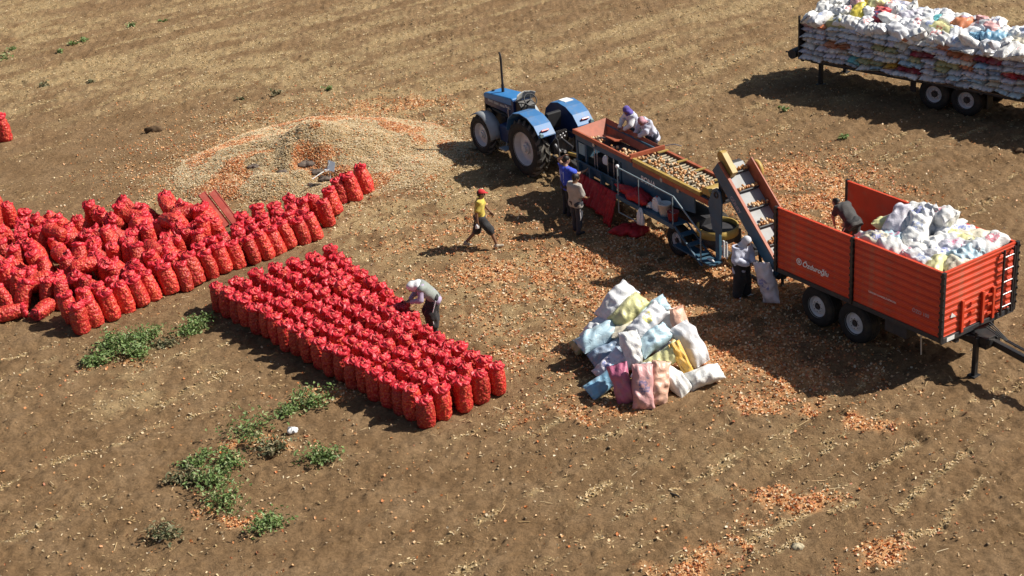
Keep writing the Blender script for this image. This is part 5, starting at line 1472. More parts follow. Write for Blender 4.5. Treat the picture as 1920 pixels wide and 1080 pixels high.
# elevator
EA = math.atan2(2.95 - 1.02, 9.15 - 6.85)
ex, ez = math.cos(EA), -math.sin(EA)
ux_, uz_ = math.sin(EA), math.cos(EA)
E0 = (6.85, 2.92)
EL = math.hypot(2.95 - 1.02, 9.15 - 6.85)
def ep(u, v): return (E0[0] + ex * u + ux_ * v, E0[1] + ez * u + uz_ * v)
def strip(u0, u1, v0, v1): return [ep(u0, v0), ep(u1, v0), ep(u1, v1), ep(u0, v1)]
b_ = MB(); b_.prism(strip(0.0, EL, -0.03, 0.0), 0.03, 0.68); elv = b_.build('elevator_belt', M_belt, MA)
b_ = MB(); b_.prism(strip(-0.12, EL + 0.06, -0.34, 0.05), -0.03, 0.02); pl = b_.build('elevator_side', M_bluem, MA, 0.006)
b_ = MB(); b_.prism(strip(-0.1, EL + 0.04, 0.05, 0.085), -0.045, 0.03); b_.build('edge_strip', M_rust, pl)
b_ = MB(); b_.prism(strip(0.12, EL + 0.06, -0.42, 0.34), 0.69, 0.73); b_.build('elevator_side', M_rust, MA, 0.006)
b_ = MB(); b_.prism(strip(0.0, EL, -0.40, -0.36), 0.03, 0.68); b_.cyl((*ep(0.0, -0.18)[:1], 0.03, ep(0.0, -0.18)[1]), (ep(0.0, -0.18)[0], 0.68, ep(0.0, -0.18)[1]), 0.15, n=16); b_.cyl((ep(EL, -0.2)[0], 0.03, ep(EL, -0.2)[1]), (ep(EL, -0.2)[0], 0.68, ep(EL, -0.2)[1]), 0.17, n=16); b_.build('return_belt', M_dark, MA)
FLU = [0.28, 0.80, 1.32, 1.84, 2.36, 2.86]
for u in FLU:
    b_ = MB(); b_.prism(strip(u, u + 0.03, 0.0, 0.09), 0.05, 0.66); b_.build('belt_flight', M_dark, elv)
lettering('lettering', 'GÜNEY', 0.15, M_letterg, MA, (ep(1.0, -0.2)[0], -0.034, ep(1.0, -0.2)[1]), (R(90), EA, 0), 0, 0.003)
b_ = MB(); pts = [(-0.05, 0.30), (0.38, 0.34)]
b_.prism([ep(-0.22 + 0.13 * math.cos(R(a)), 0.12 + 0.13 * math.sin(R(a))) for a in range(90, 271, 20)] + [ep(0.36, -0.01), ep(0.36, 0.22)], 0.06, 0.22); b_.build('belt_guard', M_yel, MA, 0.01)
b_ = MB(); b_.lathe([(0.15, -0.05), (0.24, -0.05), (0.24, 0.05), (0.15, 0.05)], (ep(0.35, 0.05)[0], 0.86, ep(0.35, 0.05)[1]), (0, 1, 0), 28); b_.cyl((ep(0.35, 0.05)[0], 0.73, ep(0.35, 0.05)[1]), (ep(0.35, 0.05)[0], 0.9, ep(0.35, 0.05)[1]), 0.04); b_.build('pulley_guard', M_yel, MA)
b_ = MB(); b_.b2(6.72, 6.86, 0.02, 0.14, ZT, 2.75); b_.b2(6.72, 6.86, 0.62, 0.74, ZT, 2.75); b_.cyl((6.75, 0.1, 2.45), (6.75, 0.65, 2.45), 0.05); b_.build('elevator_mast', M_dark, MA, 0.006)
b_ = MB(); b_.cyl((8.4, 0.1, 0.2), (8.2, 0.1, 1.5), 0.04); b_.cyl((8.4, 0.7, 0.2), (8.2, 0.7, 1.5), 0.04); b_.b2(7.3, 8.5, 0.08, 0.14, 0.28, 0.36); b_.b2(7.3, 8.5, 0.68, 0.74, 0.28, 0.36); b_.cyl((8.4, 0.1, 0.02), (8.4, 0.1, 0.3), 0.04); b_.cyl((8.4, 0.7, 0.02), (8.4, 0.7, 0.3), 0.04); b_.build('elevator_stand', M_dark, MA)

# onions: loose and countless
def onions(name, lab, pts, seed):
    rs = np.random.RandomState(seed)
    b_ = MB(); b_.ball((0, 0, 0), 1, 8, 5)
    v0 = np.array(b_.v); f0 = np.array(b_.f)
    Vs, Fs = [], []
    for i, p_ in enumerate(pts):
        r = rs.uniform(0.030, 0.046); s_ = np.array([r, r, r * rs.uniform(0.85, 1.2)])
        a = rs.rand(3, 3); q, _ = np.linalg.qr(a)
        Vs.append((v0 * s_) @ q + np.array(p_)); Fs.append(f0 + i * len(v0))
    me = np_mesh(name, np.concatenate(Vs), np.concatenate(Fs), M_onion, True)
    o = link(name, me); o.matrix_world = MAM
    return tag(o, lab, 'onions', kind='stuff')


M_onion = flake_mat('onion', [(0.44, 0.21, 0.07), (0.52, 0.29, 0.12), (0.38, 0.15, 0.05), (0.56, 0.38, 0.21), (0.46, 0.23, 0.08), (0.60, 0.46, 0.30)], 0.35)
rs = np.random.RandomState(9)
P_ = [(3.0 + 3.3 * rs.rand(), 0.07 + 0.62 * rs.rand() ** 0.9, ZT + 0.005 + 0.03 * rs.rand()) for _ in range(150)] + [(5.7 + 0.8 * rs.rand(), 0.1 + 0.75 * rs.rand(), ZT - 0.1 + 0.1 * rs.rand()) for _ in range(100)]
P_ += [(0.35 + 0.5 * rs.rand(), 0.2 + 0.3 * rs.rand(), ZT - 0.24 + 0.05 * rs.rand()) for _ in range(35)] + [(1.2 + 1.7 * rs.rand() ** 0.6, 0.18 + 0.4 * rs.rand(), ZT - 0.24 + 0.06 * rs.rand()) for _ in range(120)]
onions('onions', 'loose brown onions rolling along the hopper and roller table of the grader', P_, 3)
P_ = []
for u in FLU:
    for _ in range(26):
        uu = u - 0.02 - abs(rs.randn()) * 0.055; vv = 0.03 + rs.rand() * 0.08
        e = ep(uu, vv); P_.append((e[0], 0.08 + rs.rand() * 0.56, e[1]))
onions('onions', 'brown onions carried up in clusters on the pale elevator belt', P_, 4)

# red nets and bags hanging on and lying about the grader
def cloth(name, corners, mt, label, cat, group, nu=16, nv=16, folds=4, amp=0.035, sag=0.0, seed=0, M_=MAM):
    """four corners (a b along the top, d c along the bottom) of a hanging wavy cloth with thickness"""
    rs = np.random.RandomState(seed)
    A, B, C, D = [np.array(q_, float) for q_ in corners]
    u, v_ = np.meshgrid(np.linspace(0, 1, nu), np.linspace(0, 1, nv))
    P_ = (A * (1 - u)[..., None] + B * u[..., None]) * (1 - v_)[..., None] + (D * (1 - u)[..., None] + C * u[..., None]) * v_[..., None]
    nrm = np.cross(B - A, D - A); nrm = nrm / np.linalg.norm(nrm)
    off = amp * (np.sin(u * folds * 2 * PI + rs.rand() * 6) * (0.3 + 0.7 * v_) + 0.5 * np.sin(u * folds * 4.6 + v_ * 3 + rs.rand() * 6)) + 0.01 * rs.randn(nv, nu)
    P_ = P_ + nrm * off[..., None]
    P_[..., 2] -= sag * np.sin(PI * u) * v_ + 0.05 * v_ * rs.rand() * np.sin(u * 9)
    I = np.arange(nu * nv).reshape(nv, nu)
    F_ = np.stack([I[:-1, :-1], I[:-1, 1:], I[1:, 1:], I[1:, :-1]], -1).reshape(-1, 4)
    o = link(name, np_mesh(name, P_.reshape(-1, 3), F_, mt, True)); o.matrix_world = M_
    md = o.modifiers.new('thickness', 'SOLIDIFY'); md.thickness = 0.012
    return tag(o, label, cat, group)


GN = 'empty red nets hanging under the grader outlets'
for k in range(4):
    x0 = 0.02 + k * 0.58
    cloth('red_net', [(x0, -0.14 - 0.012 * k, 0.82), (x0 + 0.68, -0.15 - 0.012 * k, 0.82), (x0 + 0.70, -0.42 - 0.03 * k, 0.16 - 0.02 * k), (x0 - 0.04, -0.40 - 0.03 * k, 0.16)], M_netred, 'empty red net hanging under the grader outlet, %s from the tractor end' % ORD[k], 'net', GN, seed=k)
cloth('red_net', [(2.28, -0.42, 0.72), (2.72, -0.44, 0.80), (2.62, -0.62, 0.02), (2.22, -0.60, 0.05)], M_netred, 'long empty red net drooping to the ground at the left end of the platform', 'net', GN, seed=9, folds=3)


def lump(name, c, r, mt, label, cat, seed, group=None, M_=None, nu=40, nv=20, rough=0.35):
    rs = np.random.RandomState(seed)
    T_, S_ = np.meshgrid(np.linspace(0, 2 * PI, nu, endpoint=False), np.linspace(0, 1, nv))
    n_ = 1 + rough * (0.5 * np.sin(3 * T_ + rs.rand() * 6 + 3 * S_) + 0.35 * np.sin(5 * T_ + rs.rand() * 6 - 4 * S_) + 0.3 * np.sin(8 * T_ + 9 * S_ + rs.rand() * 6)) + 0.05 * rs.randn(nv, nu)
    th = S_ * PI
    V_ = np.stack([r[0] * n_ * np.sin(th) * np.cos(T_), r[1] * n_ * np.sin(th) * np.sin(T_), r[2] * (0.6 + 0.4 * n_) * np.cos(th)], -1).reshape(-1, 3)
    V_[:, 2] = np.maximum(V_[:, 2], -r[2] * 0.5)
    V_ = V_ + np.array(c)
    I = np.arange(nu * nv).reshape(nv, nu); J = np.roll(I, -1, 1)
    F_ = np.stack([I[:-1], J[:-1], J[1:], I[1:]], -1).reshape(-1, 4)[:, ::-1]
    o = link(name, np_mesh(name, V_, F_, mt, True))
    if M_ is not None: o.matrix_world = M_
    return tag(o, label, cat, group)


lump('net_bundle', (3.35, -0.22, 1.10), (0.72, 0.24, 0.17), M_netred, 'bundle of folded red nets spread along the grader platform behind the rail', 'net bundle', 2, M_=MAM)
lump('net_bundle', (3.32, 39.70, 0.10), (0.50, 0.34, 0.16), M_netred, 'crumpled red nets dropped in a heap on the ground under the platform', 'net bundle', 3)
lump('plastic_bag', (4.02, -0.54, 0.72), (0.13, 0.08, 0.30), M_bag, 'white plastic bag hanging from the grader handrail', 'bag', 4, M_=MAM, rough=0.2)
lump('plastic_bag', (1.45, 0.06, 1.42), (0.12, 0.05, 0.17), M_bag, 'pale plastic bag hung between the guard bars of the grader', 'bag', 5, M_=MAM, rough=0.25)
GB = 'containers on the grader platform'
def bucket(x, y, z, r0, r1, h, mt, label, nm='bucket'):
    t_ = empty(nm, MAM @ Vector((x, y, z)), MY); tag(t_, label, 'bucket', GB)
    b_ = MB(); b_.lathe([(0.0, 0.0), (r0, 0.0), (r1, h), (r1 + 0.012, h), (r1 + 0.012, h - 0.02), (r1 - 0.012, h - 0.005), (r0 - 0.012, 0.012), (0.0, 0.012)], (0, 0, 0), (0, 0, 1), 24); b_.build('body', mt, t_)
    b_ = MB(); b_.tube([(r1 * math.cos(R(a)), -0.4 * r1 * math.sin(R(a)), h - 0.02 + 0.02 * math.sin(R(a))) for a in range(0, 181, 30)], 0.006, 5); b_.build('handle', M_steel, t_)
M_redb = mat('red_plastic', (0.34, 0.05, 0.05), 0.4)
bucket(4.72, -0.24, 0.982, 0.13, 0.17, 0.34, M_white, 'white plastic bucket standing on the grader platform')
bucket(5.15, -0.28, 0.982, 0.12, 0.15, 0.26, M_redb, 'dark red bucket at the top of the grader stairs')
t_ = empty('jerrycan', MAM @ Vector((4.35, -0.22, 0.982)), MY); tag(t_, 'white jerrycan on the grader platform left of the bucket', 'jerrycan', GB)
b_ = MB(); b_.b2(-0.13, 0.13, -0.08, 0.08, 0, 0.30); b_.prism([(-0.13, 0.30), (0.13, 0.30), (0.04, 0.38), (-0.06, 0.38)], -0.07, 0.07); b_.build('body', M_bag, t_, 0.02)
b_ = MB(); b_.cyl((0.0, 0, 0.37), (0.0, 0, 0.42), 0.025, n=10); b_.build('cap', M_redb, t_)
lump('white_rag', (4.12, -0.26, 1.06), (0.12, 0.10, 0.09), M_bag, 'white rag balled up on the grader platform', 'rag', 6, M_=MAM, rough=0.3)
lump('white_rag', (6.72, -0.24, 0.43), (0.12, 0.05, 0.03), M_bag, 'white rag lying on the low step board of the grader', 'rag', 7, M_=MAM, rough=0.4)
# sack hooked to the lower end of the elevator
woven(PIL[4], (6.12, 34.72, 0.66), (0.22, -0.15, -1.0), (-0.75, -0.65, 0.1), 'lilac', 'pale sack with blue print hanging from the lower end of the elevator', 'sacks at the elevator', (1.15, 1.0, 0.7), (0.12, 0.16, 0.45))

# ------------------------------------------------------------------ people
class Field:
    def __init__(s, pts, h, pad=0.12):
        P_ = np.array(pts, float); s.h = h
        s.lo = P_.min(0) - pad; n = np.ceil((P_.max(0) + pad - s.lo) / h).astype(int) + 1
        s.n = n; s.F = np.full(n, 0.5, np.float32)

    def sub(s, lo, hi):
        a = np.maximum(np.floor((np.array(lo) - s.lo) / s.h).astype(int), 0)
        b = np.minimum(np.ceil((np.array(hi) - s.lo) / s.h).astype(int) + 1, s.n)
        sl_ = tuple(slice(i, j) for i, j in zip(a, b))
        g = np.meshgrid(*[s.lo[k] + s.h * np.arange(a[k], b[k]) for k in range(3)], indexing='ij')
        return sl_, np.stack(g, -1)

    def merge(s, sl_, d, k):
        o = s.F[sl_]
        if k <= 0: s.F[sl_] = np.minimum(o, d); return
        t = np.clip(k - np.abs(o - d), 0, None) / k
        s.F[sl_] = np.minimum(o, d) - t * t * k * 0.25

    def cap(s, p0, p1, r0, r1=None, k=0.03):
        r1 = r0 if r1 is None else r1
        p0 = np.array(p0, float); p1 = np.array(p1, float)
        m_ = max(r0, r1) + k + 3 * s.h
        sl_, P_ = s.sub(np.minimum(p0, p1) - m_, np.maximum(p0, p1) + m_)
        d = p1 - p0; L2 = max(d @ d, 1e-9)
        t = np.clip(((P_ - p0) @ d) / L2, 0, 1)
        s.merge(sl_, np.linalg.norm(P_ - p0 - t[..., None] * d, axis=-1) - (r0 + (r1 - r0) * t), k)

    def ell(s, c, r, axes=None, k=0.03):
        c = np.array(c, float); r = np.array(r, float); m_ = r.max() + k + 3 * s.h
        sl_, P_ = s.sub(c - m_, c + m_)
        q = P_ - c
        if axes is not None: q = q @ np.array(axes, float).T
        k0 = np.linalg.norm(q / r, axis=-1); k1 = np.linalg.norm(q / (r * r), axis=-1) + 1e-9
        s.merge(sl_, k0 * (k0 - 1) / k1, k)

    def cut(s, p, n):
        """keep the side against n"""
        sl_, P_ = s.sub(s.lo - 1, s.lo + s.h * s.n + 1)
        s.F[sl_] = np.maximum(s.F[sl_], (P_ - np.array(p)) @ np.array(n, float))

    def folds(s, amp, seed):
        rs = np.random.RandomState(seed); sl_, P_ = s.sub(s.lo - 1, s.lo + s.h * s.n + 1)
        for _ in range(5):
            d = rs.randn(3); d /= np.linalg.norm(d)
            s.F[sl_] += amp * np.sin(P_ @ d * rs.uniform(18, 45) + rs.rand() * 6 + 2 * np.sin(P_ @ rs.randn(3) * 6))

    def mesh(s, name, mt):
        F = s.F; neg = F < 0
        n = F.shape
        c = sum(neg[i:n[0] - 1 + i, j:n[1] - 1 + j, k:n[2] - 1 + k].astype(np.int8) for i in (0, 1) for j in (0, 1) for k in (0, 1))
        act = (c > 0) & (c < 8)
        ids = np.full(act.shape, -1, np.int64); cells = np.argwhere(act); ids[act] = np.arange(len(cells))
        acc = np.zeros((len(cells), 3)); cnt = np.zeros(len(cells))
        cor = [(i, j, k) for i in (0, 1) for j in (0, 1) for k in (0, 1)]
        val = {q: F[cells[:, 0] + q[0], cells[:, 1] + q[1], cells[:, 2] + q[2]] for q in cor}
        for a in cor:
            for ax_ in range(3):
                if a[ax_]: continue
                b = list(a); b[ax_] = 1; b = tuple(b)
                x = (val[a] < 0) != (val[b] < 0)
                t = val[a] / (val[a] - val[b] + 1e-12)
                p_ = np.tile(np.array(a, float), (len(cells), 1)); p_[:, ax_] = t
                acc[x] += p_[x]; cnt[x] += 1
        V_ = s.lo + s.h * (cells + acc / cnt[:, None])
        Q = []
        for ax_ in range(3):
            o1, o2 = [(1, 2), (2, 0), (0, 1)][ax_]
            A = neg[tuple(slice(0, -1) if k == ax_ else slice(None) for k in range(3))]
            B = neg[tuple(slice(1, None) if k == ax_ else slice(None) for k in range(3))]
            E = np.argwhere(A != B)
            E = E[(E[:, o1] > 0) & (E[:, o2] > 0) & (E[:, o1] < n[o1] - 1) & (E[:, o2] < n[o2] - 1)]
            def idx_(d1, d2):
                q = E.copy(); q[:, o1] -= d1; q[:, o2] -= d2
                return ids[q[:, 0], q[:, 1], q[:, 2]]
            q = np.stack([idx_(1, 1), idx_(0, 1), idx_(0, 0), idx_(1, 0)], -1)
            fl = A[E[:, 0], E[:, 1], E[:, 2]]
            q[~fl] = q[~fl][:, ::-1]
            Q.append(q)
        Q = np.concatenate(Q); Q = Q[(Q >= 0).all(1)]
        return np_mesh(name, V_, Q, mt, True)


def stand():
    return dict(pelvis=(0, 0, .92), chest=(0, 0, 1.27), neck=(0, 0, 1.43), head=(0.02, 0, 1.57), face=(1, 0, -0.1),
                shL=(0, .17, 1.38), elL=(-.03, .24, 1.11), wrL=(.04, .25, .87), shR=(0, -.17, 1.38), elR=(-.03, -.24, 1.11), wrR=(.04, -.25, .87),
                hiL=(0, .09, .90), knL=(.02, .10, .49), anL=(-.02, .11, .09), hiR=(0, -.09, .90), knR=(.02, -.10, .49), anR=(-.02, -.11, .09),
                toL=(1, .15, 0), toR=(1, -.15, 0))


def vec(a): return np.array(a, float)
def nrm_(a): a = vec(a); return a / (np.linalg.norm(a) + 1e-9)


SKINM = {}
def skin_mat(c):
    if c not in SKINM: SKINM[c] = mat('skin_tone', c, 0.55, 0, 0.08, 10)
    return SKINM[c]


M_hair = mat('dark_hair', (0.016, 0.012, 0.010), 0.55)
M_eye = mat('eye_dark', (0.02, 0.016, 0.014), 0.2)
_pm = {}
def cmat(name, col, bump=0.3):
    if name not in _pm: _pm[name] = mat(name, col, 0.75, 0, 0.14, 9, bump, 60, sheen=0.1)
    return _pm[name]


def person(loc, rz, J, label, wear, skin=(0.30, 0.165, 0.10), sc=1.0, seed=0):
    root = empty('person', loc, rz); root.scale = (sc, sc, sc)
    tag(root, label, 'person', 'people working at the onion harvest')
    J = {k: vec(v_) for k, v_ in J.items()}
    allp = [v_ for k, v_ in J.items() if k not in ('face', 'toL', 'toR')]
    f_ = nrm_(J['face']); lat = nrm_(np.cross((0, 0, 1), f_)); upv = np.cross(f_, lat)
    B = Field(allp, 0.0095, 0.2)
    # head with a face
    H = J['head']; ax3 = np.stack([f_, lat, upv])
    B.ell(H + upv * 0.02, (0.098, 0.077, 0.105), ax3, 0.02)
    B.ell(H + f_ * 0.028 - upv * 0.055, (0.062, 0.055, 0.062), ax3, 0.03)
    B.cap(H + f_ * 0.092 + upv * 0.012, H + f_ * 0.112 - upv * 0.022, 0.010, 0.015, 0.012)
    B.cap(H + f_ * 0.088 - upv * 0.055 + lat * 0.018, H + f_ * 0.088 - upv * 0.055 - lat * 0.018, 0.010, 0.010, 0.01)
    B.cap(H + f_ * 0.088 + upv * 0.035 + lat * 0.035, H + f_ * 0.088 + upv * 0.035 - lat * 0.035, 0.010, 0.010, 0.015)
    for s_ in (1, -1): B.ell(H + lat * 0.078 * s_ - f_ * 0.005 + upv * 0.0, (0.02, 0.010, 0.032), ax3, 0.01)
    B.cap(J['neck'], H - upv * 0.05 - f_ * 0.01, 0.056, 0.052, 0.03)
    torso(B, J, 0)
    for s_ in 'LR':
        B.cap(J['sh' + s_], J['el' + s_], 0.052, 0.040, 0.03); B.cap(J['el' + s_], J['wr' + s_], 0.041, 0.027, 0.02)
        hand(B, J['el' + s_], J['wr' + s_], 1 if s_ == 'L' else -1, f_, J)
        B.cap(J['hi' + s_], J['kn' + s_], 0.088, 0.058, 0.04); B.cap(J['kn' + s_], J['an' + s_], 0.058, 0.038, 0.02)
        td = nrm_(J['to' + s_]); an = J['an' + s_]
        B.cap(an - td * 0.03 - vec((0, 0, 0.05)), an + td * 0.14 - vec((0, 0, 0.06)), 0.036, 0.03, 0.02)
    body = link('body', B.mesh('body', skin_mat(skin)), root)
    for s_ in (1, -1):
        e_ = H + f_ * 0.088 + lat * 0.030 * s_ + upv * 0.014
        b_ = MB(); b_.ball(tuple(e_), 0.0115, 8, 6); b_.build('eye', M_eye, body)
    for i, g in enumerate(wear):
        garment(root, J, g, f_, lat, upv, seed * 10 + i)
    return root


def torso(B, J, inf, k=0.05):
    sp = nrm_(J['chest'] - J['pelvis'])
    for s_ in 'LR':
        B.cap(J['hi' + s_] * 0.9 + J['pelvis'] * 0.1, J['sh' + s_] * 0.62 + J['chest'] * 0.38 - sp * 0.03, 0.095 + inf, 0.098 + inf, k)
        B.cap(J['chest'] + sp * 0.06, J['sh' + s_], 0.075 + inf, 0.062 + inf, k)
    B.cap(J['pelvis'], J['chest'], 0.112 + inf, 0.118 + inf, k)
    B.cap(J['chest'] + sp * 0.05, J['neck'] - sp * 0.01, 0.085 + inf * 0.6, 0.058 + inf * 0.5, 0.04)


def hand(B, el, wr, sd_, f_, J):
    d = nrm_(wr - el)
    inw = nrm_(J['chest'] - wr); inw = nrm_(inw - d * (inw @ d))           # palm side
    w = np.cross(d, inw) * sd_
    for q in (-1, 0, 1): B.cap(wr + w * 0.012 * q, wr + d * 0.075 + w * 0.026 * q, 0.017, 0.015, 0.012)
    ln = (0.062, 0.075, 0.078, 0.068)
    for i in range(4):
        b = wr + d * 0.08 + w * (0.033 - 0.022 * i); a = nrm_(d + inw * 0.25); c_ = nrm_(d + inw * 0.9)
        m_ = b + a * ln[i] * 0.5
        B.cap(b, m_, 0.0092, 0.0088, 0.006); B.cap(m_, m_ + c_ * ln[i] * 0.5, 0.0088, 0.0080, 0.004)
    t0 = wr + d * 0.025 + w * 0.03; t1 = t0 + nrm_(d + w * 0.9 + inw * 0.4) * 0.045
    B.cap(t0, t1, 0.013, 0.011, 0.01); B.cap(t1, t1 + nrm_(d + w * 0.2 + inw * 0.5) * 0.035, 0.0105, 0.009, 0.005)


def garment(root, J, g, f_, lat, upv, seed):
    kind, mt = g[0], g[1]; o = g[2] if len(g) > 2 else {}
    pts = [v_ for k, v_ in J.items() if k not in ('face', 'toL', 'toR')]
    H = J['head']; ax3 = np.stack([f_, lat, upv])
    sp = nrm_(J['chest'] - J['pelvis'])
    B = Field(pts, 0.011, 0.24); nm = kind
    if kind == 'shirt':
        nm = o.get('name', 'shirt'); inf = o.get('inf', 0.018); sl_ = o.get('sleeve', 0.6)
        torso(B, J, inf)
        hem = o.get('hem', 0.08)
        for s_ in 'LR': B.cap(J['hi' + s_] - sp * 0.02, J['hi' + s_] - sp * hem, 0.105 + inf, 0.108 + inf, 0.04)
        for s_ in 'LR':
            a, b, c_ = J['sh' + s_], J['el' + s_], J['wr' + s_]
            if sl_ <= 1: B.cap(a, a + (b - a) * sl_, 0.066 + inf * 0.8, 0.058 + inf, 0.03)
            else:
                B.cap(a, b, 0.066 + inf * 0.8, 0.052 + inf, 0.03); B.cap(b, b + (c_ - b) * (sl_ - 1), 0.05 + inf, 0.036 + inf * 0.7, 0.02)
        B.folds(o.get('fold', 0.0034), seed)
        B.cut(J['neck'] + sp * 0.012, sp)
        B.cut(J['pelvis'] - sp * (hem + 0.06), -sp)
    elif kind == 'trousers':
        nm = o.get('name', 'trousers'); inf = o.get('inf', 0.018); ln = o.get('len', 1.93); fl = o.get('flare', 0.0)
        B.cap(J['hiL'], J['hiR'], 0.118 + inf, 0.118 + inf, 0.05); B.cap(J['pelvis'] + sp * 0.04, J['pelvis'], 0.12 + inf, 0.12 + inf, 0.05)
        for s_ in 'LR':
            a, b, c_ = J['hi' + s_], J['kn' + s_], J['an' + s_]
            B.cap(a, b if ln >= 1 else a + (b - a) * ln, 0.098 + inf, 0.070 + inf + fl, 0.04)
            if ln > 1: B.cap(b, b + (c_ - b) * (ln - 1), 0.068 + inf + fl, 0.052 + inf + fl * 0.8, 0.03)
        B.folds(o.get('fold', 0.0036), seed)
        B.cut(J['pelvis'] + sp * 0.10, sp)
        if o.get('stripe') is not None:
            pass
    elif kind == 'skirt':
        nm = 'skirt'
        mid = (J['anL'] + J['anR']) / 2; mid = mid + vec((0, 0, o.get('lift', 0.12)))
        for s_ in 'LR':
            B.cap(J['hi' + s_], J['kn' + s_], 0.13, 0.135, 0.07); B.cap(J['kn' + s_], J['an' + s_] * 0.85 + mid * 0.15 + vec((0, 0, 0.1)), 0.135, 0.12, 0.07)
        B.cap(J['pelvis'], mid + vec((0, 0, 0.08)), 0.14, 0.16, 0.07)
        B.folds(0.005, seed)
    elif kind == 'shoes':
        for s_ in 'LR':
            C_ = Field([J['an' + s_]], 0.009, 0.3); td = nrm_(J['to' + s_]); an = J['an' + s_]
            C_.cap(an - td * 0.035 - vec((0, 0, 0.048)), an + td * 0.16 - vec((0, 0, 0.055)), 0.047, 0.038, 0.02)
            C_.cap(an - td * 0.02 - vec((0, 0, 0.04)), an - td * 0.01 + vec((0, 0, 0.0)), 0.048, 0.047, 0.02)
            C_.cut(an - vec((0, 0, 0.088)), (0, 0, -1))
            link('shoe', C_.mesh('shoe', mt), root)
        return
    elif kind == 'hair':
        B.ell(H + upv * 0.035 - f_ * 0.015, (0.103, 0.086, 0.098), ax3, 0.02)
        B.ell(H - f_ * 0.05 - upv * 0.01, (0.055, 0.074, 0.075), ax3, 0.03)
        B.folds(0.003, seed)
        B.cut(H + f_ * 0.075, nrm_(f_ * 1.0 - upv * 0.75))
    elif kind == 'cap':
        nm = 'cap'
        B.ell(H + upv * 0.045, (0.112, 0.092, 0.095), ax3, 0.02)
        B.cut(H + upv * 0.04, -upv)
        B.cap(H + f_ * 0.09 + upv * 0.052 + lat * 0.035, H + f_ * 0.18 + upv * 0.035 + lat * 0.03, 0.014, 0.009, 0.02)
        B.cap(H + f_ * 0.09 + upv * 0.052 - lat * 0.035, H + f_ * 0.18 + upv * 0.035 - lat * 0.03, 0.014, 0.009, 0.02)
        B.cap(H + f_ * 0.09 + upv * 0.055, H + f_ * 0.19 + upv * 0.038, 0.016, 0.010, 0.02)
    elif kind == 'scarf':
        nm = o.get('name', 'headscarf')
        B.ell(H + upv * 0.025 - f_ * 0.012, (0.118, 0.098, 0.122), ax3, 0.02)
        B.cap(H - f_ * 0.03 - upv * 0.06, J['neck'] - f_ * 0.03, 0.088, 0.10, 0.05)
        for s_ in 'LR': B.cap(J['neck'], J['neck'] * 0.45 + J['sh' + s_] * 0.55 + sp * 0.03, 0.088, 0.072, 0.05)
        if o.get('tail', True):
            B.cap(J['neck'] - f_ * 0.06, J['chest'] - nrm_(f_ * 0.6 + upv * 0.0) * 0.11 + sp * 0.02, 0.07, 0.05, 0.05)
        B.folds(0.003, seed)
        # opening for the face
        sl_, P_ = B.sub(B.lo - 1, B.lo + B.h * B.n + 1)
        q = (P_ - (H + f_ * 0.10 - upv * 0.012)) @ ax3.T
        d = (np.linalg.norm(q / vec((0.08, 0.062, 0.085)), axis=-1) - 1) * 0.06
        B.F[sl_] = np.maximum(B.F[sl_], -d)
    elif kind == 'stripe':
        nm = 'side_stripe'
        s_ = o.get('side', 'R'); sg = 1 if s_ == 'L' else -1; inf = o.get('inf', 0.018)
        a, b, c_ = J['hi' + s_], J['kn' + s_], J['an' + s_]
        ou = lat * sg
        ou = nrm_(np.cross(nrm_(b - a), np.cross(lat * sg, nrm_(b - a))))
        ln = o.get('len', 1.9)
        B.cap(a + ou * (0.094 + inf), b + ou * (0.066 + inf), 0.013, 0.013, 0.01)
        if ln > 1: B.cap(b + ou * (0.066 + inf), b + (c_ - b) * (ln - 1) + ou * (0.05 + inf), 0.013, 0.012, 0.01)
    elif kind == 'vest':
        nm = 'vest'; torso(B, J, 0.036); B.folds(0.0025, seed)
        for s_ in 'LR': B.cap(J['hi' + s_] - sp * 0.02, J['hi' + s_] - sp * 0.06, 0.115, 0.12, 0.04)
        B.cut(J['neck'] - sp * 0.0, sp); B.cut(J['pelvis'] - sp * 0.14, -sp)
    elif kind == 'print':
        nm = 'shirt_print'
        bk = -nrm_(np.cross(lat, sp)) * (1 if o.get('back', True) else -1)
        fwd = np.cross(lat, sp); fwd = nrm_(fwd); 
        n_ = -fwd if (fwd @ f_) > 0 else fwd
        if not o.get('back', True): n_ = -n_
        for q in (-0.11, 0.0, 0.10):
            p0 = J['chest'] + lat * q + sp * 0.05 + n_ * 0.131; p1 = J['pelvis'] + lat * q * 0.8 + sp * 0.08 + n_ * 0.122
            B.cap(p0, p1, 0.014, 0.010, 0.01)
    link(nm, B.mesh(nm, mt), root)


W_yel = cmat('yellow_cotton', (0.52, 0.41, 0.07)); W_blk = cmat('black_cloth', (0.018, 0.018, 0.021)); W_grey = cmat('grey_cotton', (0.36, 0.335, 0.30))
W_blue = cmat('royal_blue_jersey', (0.03, 0.07, 0.50)); W_white = cmat('white_cotton', (0.72, 0.72, 0.74)); W_red = cmat('red_cap_cloth', (0.52, 0.02, 0.025))
W_lil = cmat('lilac_cotton', (0.36, 0.30, 0.42)); W_vest = cmat('grey_green_knit', (0.24, 0.27, 0.25)); W_jean = cmat('dark_jeans', (0.028, 0.032, 0.045)); W_pur = cmat('purple_scarf', (0.10, 0.07, 0.32))
W_char = cmat('charcoal_cotton', (0.045, 0.042, 0.042)); W_pale = cmat('pale_blue_cotton', (0.52, 0.54, 0.66)); W_sand = cmat('sandals', (0.40, 0.34, 0.26)); W_navy = cmat('navy_cloth', (0.03, 0.035, 0.06)); W_rose = cmat('rose_scarf', (0.42, 0.22, 0.26)); W_lblue = cmat('light_blue_print', (0.45, 0.52, 0.85)); W_hood = cmat('white_hood', (0.60, 0.60, 0.64))

